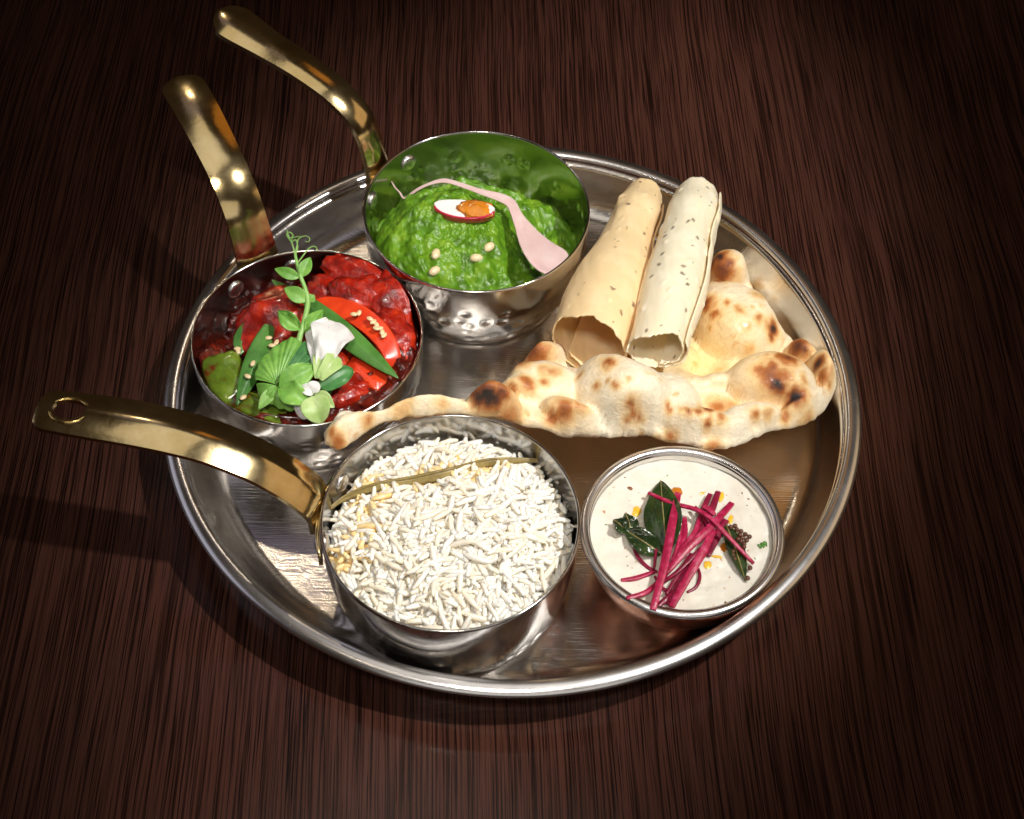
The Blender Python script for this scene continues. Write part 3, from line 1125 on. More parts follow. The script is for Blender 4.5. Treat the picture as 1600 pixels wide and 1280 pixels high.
def chunk(px, py, z, r, rot, mat, lab, seed, name='glazed_chunk', cat='curry piece', amp=0.26, freq=1.25, sharp=0.72):
    p = at(px, py, z)
    v, f = blob(p, tuple(k * (1.25 if name == 'glazed_chunk' else 0.95) for k in r), rot, amp, freq, 4, seed, sharp)
    for q in v:
        d = math.hypot(q.x - REDP.c[0], q.y - REDP.c[1])
        if d > 0.0500:
            k = (0.0500 + 0.0035 * (1 - math.exp(-(d - 0.05) / 0.0035))) / d
            q.x, q.y = REDP.c[0] + (q.x - REDP.c[0]) * k, REDP.c[1] + (q.y - REDP.c[1]) * k
    o = mk(name, v, f, mat, origin=p)
    return tag(o, lab, cat, 'glazed pieces in the red curry')


zq = REDP.zr
chunk(575, 440, zq - 0.008, (0.017, 0.0085, 0.0085), (0.1, 0.1, -0.35), 'chunk', 'wide glazed chunk against the back wall of the red curry pan', 1)
chunk(560, 468, zq - 0.005, (0.0105, 0.0095, 0.0085), (0.3, 0.1, 0.3), 'chunk', 'squarish bright glazed chunk behind the red pepper strip', 2)
chunk(516, 464, zq - 0.009, (0.010, 0.008, 0.007), (0, 0.2, 0.2), 'chunk', 'small glazed chunk left of the squarish one behind the pepper strip', 3)
chunk(622, 480, zq - 0.010, (0.0125, 0.013, 0.010), (0.1, 0.4, -0.6), 'chunk', 'dark glazed chunk tucked by the wall next to the spinach pan', 4)
chunk(617, 530, zq - 0.009, (0.0095, 0.013, 0.0085), (0.1, 0.2, 0.5), 'chunk', 'long glazed chunk outside the curve of the pepper strip', 5)
chunk(636, 576, zq - 0.012, (0.009, 0.0095, 0.007), (0, 0, 0.3), 'sauce', 'small dark glazed lump at the tip of the long onion slice', 6)
chunk(438, 512, zq - 0.009, (0.0165, 0.0135, 0.0105), (0.2, -0.15, 0.35), 'chunk', 'large rounded glazed chunk behind the pea shoot stem', 7)
chunk(575, 590, zq - 0.011, (0.0125, 0.0065, 0.006), (0, 0.2, -0.7), 'pepper_red', 'glossy red strip of pepper under the onion slice tip', 8, 'pepper_piece', 'pepper', 0.15)
chunk(535, 612, zq - 0.012, (0.012, 0.008, 0.006), (0, 0, 0.4), 'chunk', 'dark glazed chunk beside the small green leaf and flower bud', 9)
chunk(490, 560, zq - 0.011, (0.015, 0.012, 0.008), (0, 0, 0.1), 'chunk', 'glazed chunk hidden beneath the white flower', 10)
chunk(600, 620, zq - 0.014, (0.013, 0.006, 0.0055), (0, 0, 0.75), 'sauce', 'dark saucy lump at the front wall near the naan tip', 11)
chunk(352, 598, zq - 0.011, (0.0125, 0.0150, 0.0075), (0.15, -0.25, 0.45), 'pepper_green', 'curved green pepper piece leaning on the left pan wall', 12, 'pepper_piece', 'pepper', 0.14, 1.1)
chunk(405, 638, zq - 0.012, (0.0165, 0.0075, 0.0065), (0.1, 0, -0.35), 'pepper_green', 'flat green pepper piece with bright glint at the front wall', 13, 'pepper_piece', 'pepper', 0.14, 1.1)
chunk(450, 655, zq - 0.015, (0.016, 0.006, 0.006), (0, 0, -0.1), 'sauce', 'dark saucy lump under the round pea leaf at the front wall', 14)
chunk(330, 575, zq - 0.016, (0.008, 0.010, 0.006), (0, 0, 0.6), 'sauce', 'dark saucy lump beside the left green pepper piece', 15)

# crescent of red pepper
pp = [(484, 488), (505, 478), (533, 482), (560, 494), (584, 512), (602, 534), (613, 560), (611, 574)]
zz = [0.003, -0.0005, -0.0022, -0.0022, -0.0012, 0.0005, 0.004, 0.007]
P3 = spline([tuple(at(x, y, zq - d)) for (x, y), d in zip(pp, zz)], 30)
v, f = bar(P3, [0.0112 * (0.30 + 0.70 * math.sin(PI * (0.05 + 0.9 * i / 29)) ** 0.6) for i in range(30)], 0.0034, up=Vector((0.25, -0.45, 0.85)), twist=[0.12 * math.sin(i * 0.3) for i in range(30)])
pst = mk('pepper_strip', v, f, 'pepper_red', origin=Vector(P3[15]))
bevel(pst, 0.0013, 3)
subsurf(pst, 1)
tag(pst, 'bright red curved pepper strip dotted with sesame seeds', 'pepper', 'glazed pieces in the red curry')

# spring onion slices
def onion(a, b, w, z0, z1, lab, arch, roll, seed):
    p0, p1 = at(*a, z0), at(*b, z1)
    v, f = leaf(p0, p1, w, fold=-0.35, arch=arch, nu=20, nv=8, prof=lambda x: (math.sin(PI * x) ** 0.75), seed=seed, roll=roll)
    o = mk('spring_onion_slice', v, f, 'onion_green', origin=(p0 + p1) / 2)
    solid(o, 0.0009)
    subsurf(o, 1)
    return tag(o, lab, 'spring onion', 'spring onion slices on the red curry')


onion((424, 437), (623, 592), 0.0125, zq + 0.002, zq - 0.003, 'long green onion slice pointing across the red pepper strip', 0.05, 0.15, 1)
onion((429, 491), (370, 634), 0.0105, zq + 0.001, zq - 0.004, 'broad green onion slice slanting down to the green pepper', 0.04, -0.35, 2)
onion((381, 505), (374, 556), 0.0085, zq - 0.003, zq - 0.007, 'short pointed green onion slice near the bare pan wall', 0.06, 0.1, 3)

# pea shoot
shoot = empty('pea_shoot', at(468, 560, zq + 0.001), 'upright pea shoot with curling tendrils and rounded leaves on the red curry', 'pea shoot')
stem_px = [(455, 585, 0.002), (467, 533, 0.006), (476, 500, 0.010), (481, 472, 0.013), (477, 452, 0.016), (470, 433, 0.019), (464, 412, 0.022), (461, 396, 0.024)]
S3 = spline([tuple(at(x, y, zq + h)) for x, y, h in stem_px], 40)
v, f = tube(S3, [0.0017 - 0.0010 * i / 39 for i in range(40)], 8)
mk('stem', v, f, 'pea_stem', shoot)


def tendril(pts, r=0.00032):
    Q = spline([tuple(at(x, y, zq + h)) for x, y, h in pts], 50)
    v, f = tube(Q, [r * (1 - 0.5 * i / 49) for i in range(50)], 6)
    mk('tendril', v, f, 'pea_stem', shoot)


tendril([(461, 396, 0.024), (456, 380, 0.027), (450, 371, 0.029), (448, 366, 0.030), (453, 363, 0.031), (458, 368, 0.0305), (453, 372, 0.030), (449, 364, 0.0315), (449, 360, 0.032)], 0.0004)
tendril([(461, 396, 0.024), (464, 384, 0.026), (466, 374, 0.028), (472, 370, 0.029), (479, 369, 0.030), (484, 373, 0.0305), (482, 378, 0.030), (477, 377, 0.0295)])
tendril([(462, 398, 0.0238), (465, 386, 0.0255), (462, 375, 0.0275), (456, 378, 0.028), (457, 372, 0.0285), (464, 370, 0.029), (470, 369, 0.0295)])
tendril([(466, 410, 0.022), (474, 399, 0.0235), (482, 389, 0.025), (490, 385, 0.026), (495, 388, 0.0265), (494, 392, 0.0262)], 0.0004)


def pleaf(a, za, b, zb, w, mat='pea_leaf', **kw):
    v, f = leaf(at(*a, zq + za), at(*b, zq + zb), w, **kw)
    o = mk('leaflet', v, f, mat, shoot)
    solid(o, 0.0004)
    subsurf(o, 1)
    return o


up_c = Vector((0, -0.6, 0.8))
pleaf((468, 434), 0.019, (429, 420), 0.021, 0.0058, up=up_c, fold=0.25, arch=0.08, seed=1)
pleaf((471, 433), 0.019, (485, 402), 0.023, 0.0065, up=up_c, fold=0.45, arch=0.05, seed=2)
pleaf((481, 470), 0.013, (444, 450), 0.016, 0.0078, up=up_c, fold=0.2, arch=0.10, seed=3)
pleaf((481, 470), 0.013, (492, 462), 0.014, 0.0050, up=up_c, fold=0.3, arch=0.05, seed=4)
pleaf((470, 516), 0.008, (434, 486), 0.012, 0.0085, up=up_c, fold=0.55, arch=0.14, ruffle=0.35, seed=5)
pleaf((476, 520), 0.008, (505, 484), 0.010, 0.0070, up=up_c, fold=0.55, arch=0.06, ruffle=0.25, seed=6)
pleaf((476, 518), 0.008, (503, 508), 0.009, 0.0062, up=up_c, fold=0.4, arch=0.05, ruffle=0.3, seed=7)
rnd = lambda x: min(1, (math.sin(PI * x ** 0.75) ** 0.5))


def fan_leaf(cx, cy, h0, rim, mat, seed, nr=10, na=44):
    """broad rounded leaf whose veins fan out from its base; rim = pixels of its margin with heights"""
    C = at(cx, cy, zq + h0)
    R = spline([tuple(at(x, y, zq + h)) for x, y, h in rim], na + 1)
    vs, fs = [C], []
    for i in range(1, nr + 1):
        t = i / nr
        for j in range(na + 1):
            e = Vector(R[j])
            p = C.lerp(e, t)
            u = j / na
            rip = 0.0016 * t * t * noise.noise(Vector((u * 7 + seed, t * 1.5, seed))) + 0.00035 * t * math.cos(u * 2 * PI * 9) + 0.0022 * math.sin(PI * t * 0.9)
            p = p + Vector((0, -0.3, 0.95)) * rip + (e - C).normalized() * (0.0010 * t * noise.noise(Vector((u * 16, seed, 2.0))))
            vs.append(p)
    for j in range(na):
        fs.append((0, 1 + j, 2 + j))
        for i in range(nr - 1):
            a0, b0 = 1 + i * (na + 1) + j, 1 + (i + 1) * (na + 1) + j
            fs.append((a0, b0, b0 + 1, a0 + 1))
    o = mk('leaf', vs, fs, mat, shoot)
    solid(o, 0.00035)
    subsurf(o, 1)


fan_leaf(433, 602, 0.004, [(399, 596, .001), (400, 582, .003), (408, 564, .005), (422, 549, .007), (443, 533, .009), (460, 528, .010), (473, 537, .009)], 'pea_leaf', 1.0)
fan_leaf(436, 600, 0.0045, [(470, 536, .0085), (482, 533, .008), (494, 534, .007), (497, 548, .006), (494, 565, .005), (488, 580, .005)], 'pea_leaf_dark', 2.0)
fan_leaf(433, 603, 0.004, [(400, 600, .001), (404, 618, -.001), (412, 628, -.002), (424, 633, -.002), (440, 640, -.002), (457, 643, -.003), (471, 636, -.001), (478, 624, .001), (470, 610, .003)], 'pea_leaf', 3.0)
pleaf((436, 606), 0.005, (495, 572), 0.008, 0.0125, 'pea_leaf', up=Vector((0.1, -0.5, 0.85)), fold=0.30, arch=0.12, seed=10, ruffle=0.15)
pleaf((436, 606), 0.005, (484, 632), 0.002, 0.0120, up=Vector((0.1, -0.45, 0.9)), fold=0.35, arch=0.16, ruffle=0.2, seed=13)
pleaf((500, 606), 0.003, (552, 578), 0.004, 0.0105, 'pea_leaf_dark', up=Vector((0.1, -0.4, 0.9)), fold=0.35, arch=0.10, prof=rnd, ruffle=0.3, seed=14)
pleaf((492, 600), 0.002, (512, 622), -0.002, 0.0130, 'pea_leaf_dark', up=Vector((0.2, -0.4, 0.9)), fold=0.15, arch=0.12, prof=rnd, ruffle=0.25, seed=15)
pleaf((430, 606), 0.003, (404, 640), -0.002, 0.0060, 'pea_stem', up=Vector((0, -0.5, 0.9)), fold=0.3, arch=0.05, seed=16)


# flowers
def petal(parent, a, za, b, zb, w, mat, **kw):
    v, f = leaf(at(*a, zq + za), at(*b, zq + zb), w, **kw)
    o = mk('petal', v, f, mat, parent)
    solid(o, 0.0004)
    subsurf(o, 1)


fan = lambda x: 0.16 + 0.84 * min(1, x ** 1.1 * 1.15) * (1 - sstep(0.80, 1.02, x) * 0.75)
fl1 = empty('pea_flower', at(500, 590, zq + 0.004), 'open white pea flower with green base above the red curry', 'flower', 'white pea flowers on the red curry')
petal(fl1, (500, 586), 0.006, (524, 503), 0.012, 0.0245, 'petal', up=Vector((0.1, -0.6, 0.8)), fold=0.10, arch=0.20, prof=fan, ruffle=0.30, seed=21, nu=18, nv=12)
petal(fl1, (499, 588), 0.005, (504, 508), 0.010, 0.0150, 'petal', up=Vector((-0.4, -0.6, 0.7)), fold=0.25, arch=0.13, prof=fan, ruffle=0.12, seed=22, nu=18, nv=12)
petal(fl1, (498, 592), 0.007, (528, 557), 0.010, 0.0125, 'petal_green', up=Vector((0.1, -0.6, 0.8)), fold=0.3, arch=0.12, seed=23, prof=lambda x: 0.35 + 0.6 * x * (1 - sstep(0.75, 1.0, x)))
petal(fl1, (498, 592), 0.007, (503, 548), 0.010, 0.0085, 'petal_green', up=Vector((-0.2, -0.6, 0.8)), fold=0.3, arch=0.12, seed=24, prof=lambda x: 0.45 + 0.5 * x * (1 - sstep(0.7, 1.0, x)))
fl2 = empty('pea_flower', at(485, 655, zq), 'drooping pea flower bud with a white petal at the front pan wall', 'flower', 'white pea flowers on the red curry')
petal(fl2, (486, 612), 0.006, (498, 598), 0.008, 0.0065, 'petal', up=Vector((0, -0.5, 0.85)), fold=0.4, arch=0.25, seed=25, prof=rnd)
petal(fl2, (492, 612), 0.005, (468, 606), 0.007, 0.0060, 'petal', up=Vector((0, -0.5, 0.85)), fold=0.3, arch=0.25, seed=26, prof=rnd)
petal(fl2, (492, 615), 0.004, (523, 637), 0.002, 0.0078, 'petal_green', up=Vector((0, -0.5, 0.85)), fold=0.4, arch=0.10, seed=27)
petal(fl2, (490, 618), 0.004, (502, 662), -0.003, 0.0140, 'petal_green', up=Vector((0, -0.6, 0.8)), fold=0.35, arch=0.18, seed=28, prof=rnd)
petal(fl2, (484, 632), 0.002, (466, 650), -0.003, 0.0110, 'petal', up=Vector((-0.3, -0.5, 0.8)), fold=0.3, arch=0.15, seed=29, prof=rnd)

seeds = {'pale sesame seed stuck to the red pepper strip': [(553, 491, .0072), (561, 489, .0072), (578, 498, .0066), (583, 503, .0062), (588, 507, .0056), (593, 513, .0050), (597, 519, .0042), (588, 513, .0056), (600, 524, .0036)],
         'pale sesame seed lying on the broad or short green onion slice': [(371, 545, -.004), (395, 568, .002), (387, 588, .001), (380, 621, -.002), (372, 549, -.004)],
         'tiny sesame seed scattered in the dark red sauce': [(425, 540, .001), (432, 535, .001), (551, 583, -.006), (530, 603, -.005), (520, 612, -.006), (420, 528, .001), (535, 590, -.004), (447, 668, -.008)]}
for lab, ls in seeds.items():
    for i, (x, y, dz) in enumerate(ls):
        p = at(x, y, zq + dz)
        v, f = blob(p, (0.0019, 0.0012, 0.0008), (0, 0, i * 1.3), 0.05, 1.5, 2, i)
        tag(mk('sesame_seed', v, f, 'sesame', origin=p), lab, 'sesame seed', 'sesame seeds on the red curry')

# ------------------------------------------------------------------ naan
#   outline of the sheet in the photograph, each corner with the height it has there
edge_px = [(509, 694, .0600), (530, 702, .0595), (556, 690, .0590), (585, 668, .0585), (626, 655, .0585), (672, 650, .0585), (725, 645, .0580), (777, 655, .0550), (830, 666, .0500),
           (900, 683, .0430), (960, 684, .0400), (1005, 680, .0385), (1060, 693, .0370), (1128, 700, .0360), (1162, 691, .0330), (1205, 674, .0290), (1256, 664, .0250), (1292, 640, .0220), (1306, 605, .0200),
           (1300, 572, .0180), (1268, 550, .0150), (1232, 528, .0120), (1205, 502, .0110), (1190, 480, .0100), (1178, 455, .0100), (1168, 432, .0100), (1150, 412, .0100), (1118, 405, .0100), (1095, 430, .0100), (1060, 480, .0080),
           (980, 520, .0080), (900, 545, .0100), (860, 560, .0120), (805, 588, .0200), (785, 612, .0350), (765, 615, .0500), (738, 626, .0540), (700, 627, .0560), (660, 626, .0580), (620, 635, .0585), (588, 648, .0590), (562, 644, .0600), (530, 648, .0605), (512, 672, .0605)]
ctrl = np.array([tuple(at(x, y, z)) for x, y, z in edge_px])
mid = np.array([tuple(at(x, y, z)) for x, y, z in [(545, 672, .060), (660, 641, .0585), (755, 630, .055), (850, 625, .036), (930, 640, .034), (1000, 600, .015), (1090, 580, .0085), (1100, 640, .027), (1190, 620, .018), (1150, 500, .0085), (1200, 560, .011), (1040, 540, .0075), (1250, 600, .017)]])
CT = np.vstack([ctrl, mid])
poly = np.array(spline([tuple(p) for p in ctrl] + [tuple(ctrl[0])], 420))[:-1, :2]
poly = poly + np.array([(0.0012 * nz(x, y, 120, 31.0, 3), 0.0012 * nz(x, y, 120, 37.0, 3)) for x, y in poly])


def naan_base(x, y):
    d2 = (CT[:, 0] - x) ** 2 + (CT[:, 1] - y) ** 2 + 2e-5
    w = 1 / d2 ** 1.6
    return float((w * CT[:, 2]).sum() / w.sum())


def poly_info(x, y):
    a = poly
    b = np.roll(poly, -1, 0)
    ab = b - a
    t = np.clip(((x - a[:, 0]) * ab[:, 0] + (y - a[:, 1]) * ab[:, 1]) / (ab ** 2).sum(1), 0, 1)
    q = a + ab * t[:, None]
    d2 = (q[:, 0] - x) ** 2 + (q[:, 1] - y) ** 2
    k = int(d2.argmin())
    cr = ((a[:, 1] > y) != (b[:, 1] > y)) & (x < (b[:, 0] - a[:, 0]) * (y - a[:, 1]) / (b[:, 1] - a[:, 1] + 1e-12) + a[:, 0])
    return math.sqrt(d2[k]), bool(cr.sum() % 2), q[k]


# bubbles: pixel of the base centre, base height, half sizes (m), turn, rise
bub = [(545, 674, .060, .0150, .0062, .45, .0058), (600, 655, .059, .016, .0045, .35, .0035), (662, 640, .0585, .0190, .0060, .1, .0065), (772, 638, .055, .0125, .0080, -.2, .0125),
       (845, 622, .036, .0210, .0150, -.1, .0150), (842, 578, .015, .0150, .0105, .2, .0170), (893, 668, .040, .0160, .0085, -.45, .0115),
       (965, 655, .025, .0240, .0200, -.25, .0265), (1030, 640, .025, .0230, .0160, -.6, .0170), (1080, 672, .034, .0180, .0090, -.05, .0120), (1125, 676, .033, .0150, .0080, .2, .0080),
       (1170, 662, .028, .0170, .0070, .25, .0085), (1198, 618, .018, .0235, .0165, .1, .0205), (1118, 615, .017, .0090, .0070, .3, .0085), (1258, 640, .024, .0160, .0075, .7, .0085), (1290, 603, .018, .0075, .0120, .1, .0110),
       (1145, 520, .0085, .0220, .0250, .5, .0190), (1187, 535, .011, .0130, .0140, .1, .0080), (1137, 440, .010, .0115, .0115, -.6, .0155), (1250, 560, .015, .0085, .0060, -.5, .0085), (1282, 582, .018, .0075, .0075, 0, .0110), (1210, 520, .012, .0045, .0045, 0, .0060),
       (1241, 636, .021, .0072, .0062, 0, .0110), (1000, 560, .0085, .030, .018, -.3, .0100), (1060, 610, .014, .020, .010, -.5, .0060), (960, 545, .009, .02, .012, 0, .006)]
BUB = []
for x, y, z, a, b, tu, h in bub:
    p = at(x, y, z)
    BUB.append((p.x, p.y, a, b, math.cos(tu), math.sin(tu), h))


def naan_top(x, y, d):
    zb = naan_base(x, y)
    e = 0.0045
    t = 0.0042 * math.sqrt(max(0, 1 - (1 - min(d / e, 1)) ** 2))
    wob = 1 + 0.09 * nz(x, y, 40, 4.4, 2)
    rise = 0.0
    acc = 0.0
    for bx, by, a, b, c, s, h in BUB:
        dx, dy = x - bx, y - by
        if abs(dx) > 0.04 or abs(dy) > 0.04:
            continue
        u, v_ = (dx * c + dy * s) / a, (-dx * s + dy * c) / b
        q = math.sqrt(u * u + v_ * v_) * (2 - wob)
        if q < 1.25:
            k = math.sqrt(max(0, 1 - (q / 1.02) ** 2.2)) if q < 1.02 else 0
            k = max(k, 0) * h
            k += 0.10 * h * (1 - sstep(0.6, 1.25, q))
            acc += (k * 1000) ** 5
    rise = acc ** 0.2 / 1000
    edge = sstep(0, 0.0065, d)
    rise *= 0.25 + 0.75 * edge
    return zb, zb + t + rise + (0.0005 * nz(x, y, 70, 1.7, 4) - 0.0009 * (1 - abs(nz(x, y, 34, 7.7, 2))) ** 6) * edge


x0, y0 = poly.min(0) - 0.002
x1, y1 = poly.max(0) + 0.002
GS = 0.00115
nx, ny = int((x1 - x0) / GS) + 1, int((y1 - y0) / GS) + 1
info = {}
for i in range(nx + 1):
    for j in range(ny + 1):
        x, y = x0 + i * GS, y0 + j * GS
        info[i, j] = poly_info(x, y) + (x, y)
keep = {}
cells = []
for i in range(nx):
    for j in range(ny):
        cs = [(i, j), (i + 1, j), (i + 1, j + 1), (i, j + 1)]
        if any(info[c][1] for c in cs):
            cells.append(cs)
top, bot = {}, {}
NV, NF, BOTTOM = [], [], set()
for cs in cells:
    for c in cs:
        if c in top:
            continue
        d, ins, q, x, y = info[c]
        if not ins:
            x, y, d = float(q[0]), float(q[1]), 0.0
        zb, zt = naan_top(x, y, d)
        e = 0.0040
        under = 0.0022 * math.sqrt(max(0, 1 - (1 - min(d / e, 1)) ** 2))
        top[c] = len(NV)
        NV.append((x, y, max(zt, FLOOR + 0.0006)))
        if ins:
            bot[c] = len(NV)
            NV.append((x, y, max(zb - under, FLOOR + 0.0002)))
            BOTTOM.add(bot[c])
        else:
            bot[c] = top[c]
for cs in cells:
    a = [top[c] for c in cs]
    NF.append(tuple(a))
    b = [bot[c] for c in cs][::-1]
    if len(set(b) & set(a)) < 4:
        NF.append(tuple(b))
NVa = np.array(NV)
tidx = {c: k for c, k in top.items()}


def naan_h(x, y):
    i, j = int(round((x - x0) / GS)), int(round((y - y0) / GS))
    k = tidx.get((i, j))
    return NV[k][2] if k is not None else -1


# browning: (pixel, radius in px, depth of colour 0..1, stretch, turn)
brown = [(527, 690, 14, .55), (516, 676, 10, .5), (578, 655, 12, .45), (628, 640, 22, .28), (690, 628, 14, .32), (640, 625, 14, .25), (765, 618, 21, 1.0), (752, 622, 14, 1.0), (785, 612, 18, .75), (745, 606, 14, .7), (800, 606, 12, .5), (790, 652, 30, .42),
         (836, 548, 30, .62), (815, 566, 22, .55), (825, 597, 14, .55), (853, 597, 8, .5), (862, 580, 18, .4), (880, 640, 22, .60), (862, 650, 15, .6), (905, 633, 16, .4), (950, 565, 15, .62), (940, 572, 9, .5),
         (905, 588, 7, .45), (932, 600, 7, .48), (962, 602, 8, .48), (950, 594, 6, .4), (980, 592, 6, .38), (985, 632, 12, .55), (990, 645, 12, .5), (1000, 655, 8, .5), (978, 655, 8, .4),
         (1045, 640, 9, .55), (1074, 643, 9, .70), (1090, 644, 8, .62), (1105, 640, 10, .66), (1105, 661, 8, .65), (1128, 652, 12, .45), (1048, 680, 12, .5), (1120, 635, 18, .45), (1115, 698, 14, .45), (1180, 648, 12, .52), (1140, 632, 22, .34), (1225, 652, 14, .5), (1200, 645, 12, .35),
         (1105, 475, 15, .66), (1118, 490, 10, .55), (1136, 474, 8, .45), (1156, 485, 10, .42), (1186, 497, 12, .45), (1165, 510, 10, .32), (1128, 425, 26, .72), (1125, 402, 17, .92), (1112, 418, 13, .85), (1140, 412, 13, .7),
         (1205, 587, 28, .62), (1215, 600, 19, .88), (1207, 573, 16, .60), (1225, 585, 18, .5), (1190, 580, 12, .5), (1218, 595, 9, 1.0), (1255, 592, 12, .4), (1241, 622, 17, 1.0), (1232, 630, 11, .9), (1280, 568, 13, .96), (1285, 588, 16, .55), (1246, 546, 22, .80), (1256, 550, 9, .98), (1208, 511, 13, .95), (1205, 525, 9, .7),
         (1152, 566, 9, .5), (1232, 560, 20, .7), (1297, 600, 10, .45), (1260, 655, 16, .4), (1185, 460, 16, .3), (1172, 545, 10, .3)]
BR_ = []
for x, y, r, k in brown:
    p = hit(x, y, naan_h)
    BR_.append((p.x, p.y, p.z, r / 3150 * 0.88, k))
frk = random.Random(4)
for _ in range(150):
    q = NV[frk.randrange(len(NV))]
    BR_.append((q[0], q[1], q[2], frk.uniform(0.0006, 0.0022), frk.uniform(0.15, 0.42)))
BRa = np.array(BR_)
cols = np.zeros((len(NV), 4))
cream, gold, brn, red_, char = np.array([.88, .81, .65]), np.array([.78, .55, .27]), np.array([.44, .15, .03]), np.array([.20, .052, .014]), np.array([.018, .012, .011])
bas = hit(1095, 580, naan_h)
for i, (x, y, z) in enumerate(NV):
    n = nz(x, y, 160, 2.2, 4)
    n2 = nz(x, y, 45, 6.2, 3)
    wx, wy = 0.0022 * nz(x, y, 110, 12.3, 3), 0.0022 * nz(x, y, 110, 17.9, 3)
    d = np.sqrt((BRa[:, 0] - x - wx) ** 2 + (BRa[:, 1] - y - wy) ** 2 + 0.5 * (BRa[:, 2] - z) ** 2) / BRa[:, 3]
    w = BRa[:, 4] * (0.86 * np.exp(-(d * (1 + 0.30 * n)) ** 2 * 1.2) + 0.22 * np.exp(-(d * 0.42) ** 2))
    k = float(w.max()) + 0.05 * max(0, n2) + 0.03 * n
    k = min(max(k, 0), 1)
    pal = [(0, cream), (.22, gold), (.48, brn), (.72, red_), (.92, char), (1.01, char)]
    for (a, ca), (b, cb) in zip(pal, pal[1:]):
        if a <= k <= b:
            c = ca + (cb - ca) * ((k - a) / (b - a))
            break
    if i in BOTTOM:
        c = gold * 0.55 + brn * (0.30 + 0.4 * max(0, n2 + 0.2))
    oil = math.exp(-(((x - bas.x) / 0.030) ** 2 + ((y - bas.y - 0.004) / 0.024) ** 2))
    c = c * (1 - 0.75 * oil) + c * np.array([1.0, 0.80, 0.36]) * 0.75 * oil
    cols[i, :3] = c * (1 + 0.07 * n2)
    cols[i, 3] = 0.75 * oil + 0.08
o = mk('naan_bread', NV, NF, 'naan', origin=at(1095, 580, FLOOR), colors=np.clip(cols, 0, 1))
tag(o, 'blistered naan flatbread with charred bubbles lying under the papadum rolls', 'bread')


# ------------------------------------------------------------------ papadum rolls
def papad(label, near, far, r_near, r_far, start, turns, shrink, seed, skew=0.0, sag=0.0, inner_off=(0, 0), wide=1.0, cut=None, tone=(.88, .76, .55), group='rolled papadums resting on the naan'):
    near, far = Vector(near), Vector(far)
    A = (far - near)
    L = A.length
    A /= L
    S = A.cross(Vector((0, 0, 1))).normalized()
    U = S.cross(A).normalized()
    nu, nv = 210, 130
    rs = random.Random(seed)
    bl = [(rs.random(), rs.random(), rs.uniform(0.0014, 0.0032), rs.uniform(0.0003, 0.0008)) for _ in range(40)]
    big = [(rs.random(), rs.random(), rs.uniform(0.006, 0.013), rs.uniform(-0.0006, 0.0010)) for _ in range(22)]
    spk = [(rs.random(), rs.random(), rs.choice((0.0005, 0.0007, 0.0013)), rs.uniform(0, PI)) for _ in range(120)]
    W = turns * 2 * PI * (r_near + r_far) / 2
    bl = np.array([b + (1.2,) for b in bl] + [b + (2.0,) for b in big])
    spk = np.array(spk)
    spc, sps = np.cos(spk[:, 3]), np.sin(spk[:, 3])
    vs, cs = [], []
    for i in range(nu + 1):
        u = i / nu
        th = start + turns * 2 * PI * u
        for j in range(nv + 1):
            v = j / nv
            n0 = skew * math.sin(th - 0.4) + 0.0035 * nz(math.cos(th), math.sin(th), 1.1, seed)
            if cut:
                n0 += cut(u, th)
            f0 = 0.0012 * nz(math.cos(th) + 3, math.sin(th), 1.3, seed + 4) + 0.0065 * math.cos(th)
            pos = n0 + (L + f0 - n0) * v
            t = pos / L
            r = r_near + (r_far - r_near) * sstep(0.0, 1.0, t) + 0.0012 * math.sin(t * 9 + seed)
            r *= (1 - shrink * u)
            r *= 1 + 0.035 * nz(math.cos(th) * 1.2, math.sin(th) * 1.2 + t * 3, 1.0, seed + 2, 3)
            # rounded, slightly collapsed far end
            r *= 1 - 0.22 * sstep(0.86, 1.06, t)
            q = np.clip(1 - (((u - bl[:, 0]) * W) ** 2 + ((v - bl[:, 1]) * L) ** 2) / bl[:, 2] ** 2, 0, 1)
            r += float((bl[:, 3] * q ** bl[:, 4]).sum())
            off = U * (inner_off[1] * u * (1 - t)) + S * (inner_off[0] * u * (1 - t))
            p = near + A * pos + (U * math.cos(th) + S * math.sin(th) * wide) * r + off + U * (-sag * math.sin(PI * min(max(t, 0), 1)) - 0.004 * sstep(0.84, 1.06, t))
            vs.append(p)
            n = nz(p.x * 1.0 + p.z, p.y - p.z, 70, seed, 4)
            c = np.array(tone) * (1 + 0.06 * n) + np.array([.03, .035, .05]) * max(0, n)
            du, dv = (u - spk[:, 0]) * W, (v - spk[:, 1]) * L
            q = float((((du * spc + dv * sps) / spk[:, 2]) ** 2 + ((-du * sps + dv * spc) / (spk[:, 2] * 0.65)) ** 2).min())
            dark = 1 - sstep(0.4, 1.7, q)
            c = c * (1 - dark * 0.85) + np.array([.09, .07, .045]) * dark * 0.85
            cs.append((*np.clip(c, 0, 1), 1))
    fs = []
    for i in range(nu):
        for j in range(nv):
            a = i * (nv + 1) + j
            fs.append((a, a + nv + 1, a + nv + 2, a + 1))
    o = mk('papadum_roll', vs, fs, 'papad', origin=(near + far) / 2, colors=cs)
    solid(o, 0.0008)
    return tag(o, label, 'papadum', group)


papad('papadum roll tinted tan for its shade, flaring open at its end, beside the spinach pan', at(920, 542, 0.043), at(1006, 304, 0.040), 0.0215, 0.0120, rad(95), 1.35, 0.20, 11, skew=-0.004, inner_off=(0.001, 0.002), wide=1.05, tone=(.84, .60, .34))  # the tan tone paints shade into this roll's colour
papad('cream speckled papadum roll with narrow open end, beside the naan puffs', at(1026, 548, 0.054), at(1090, 306, 0.049), 0.0152, 0.0143, rad(60), 1.30, 0.20, 23, skew=0.003, wide=1.05)

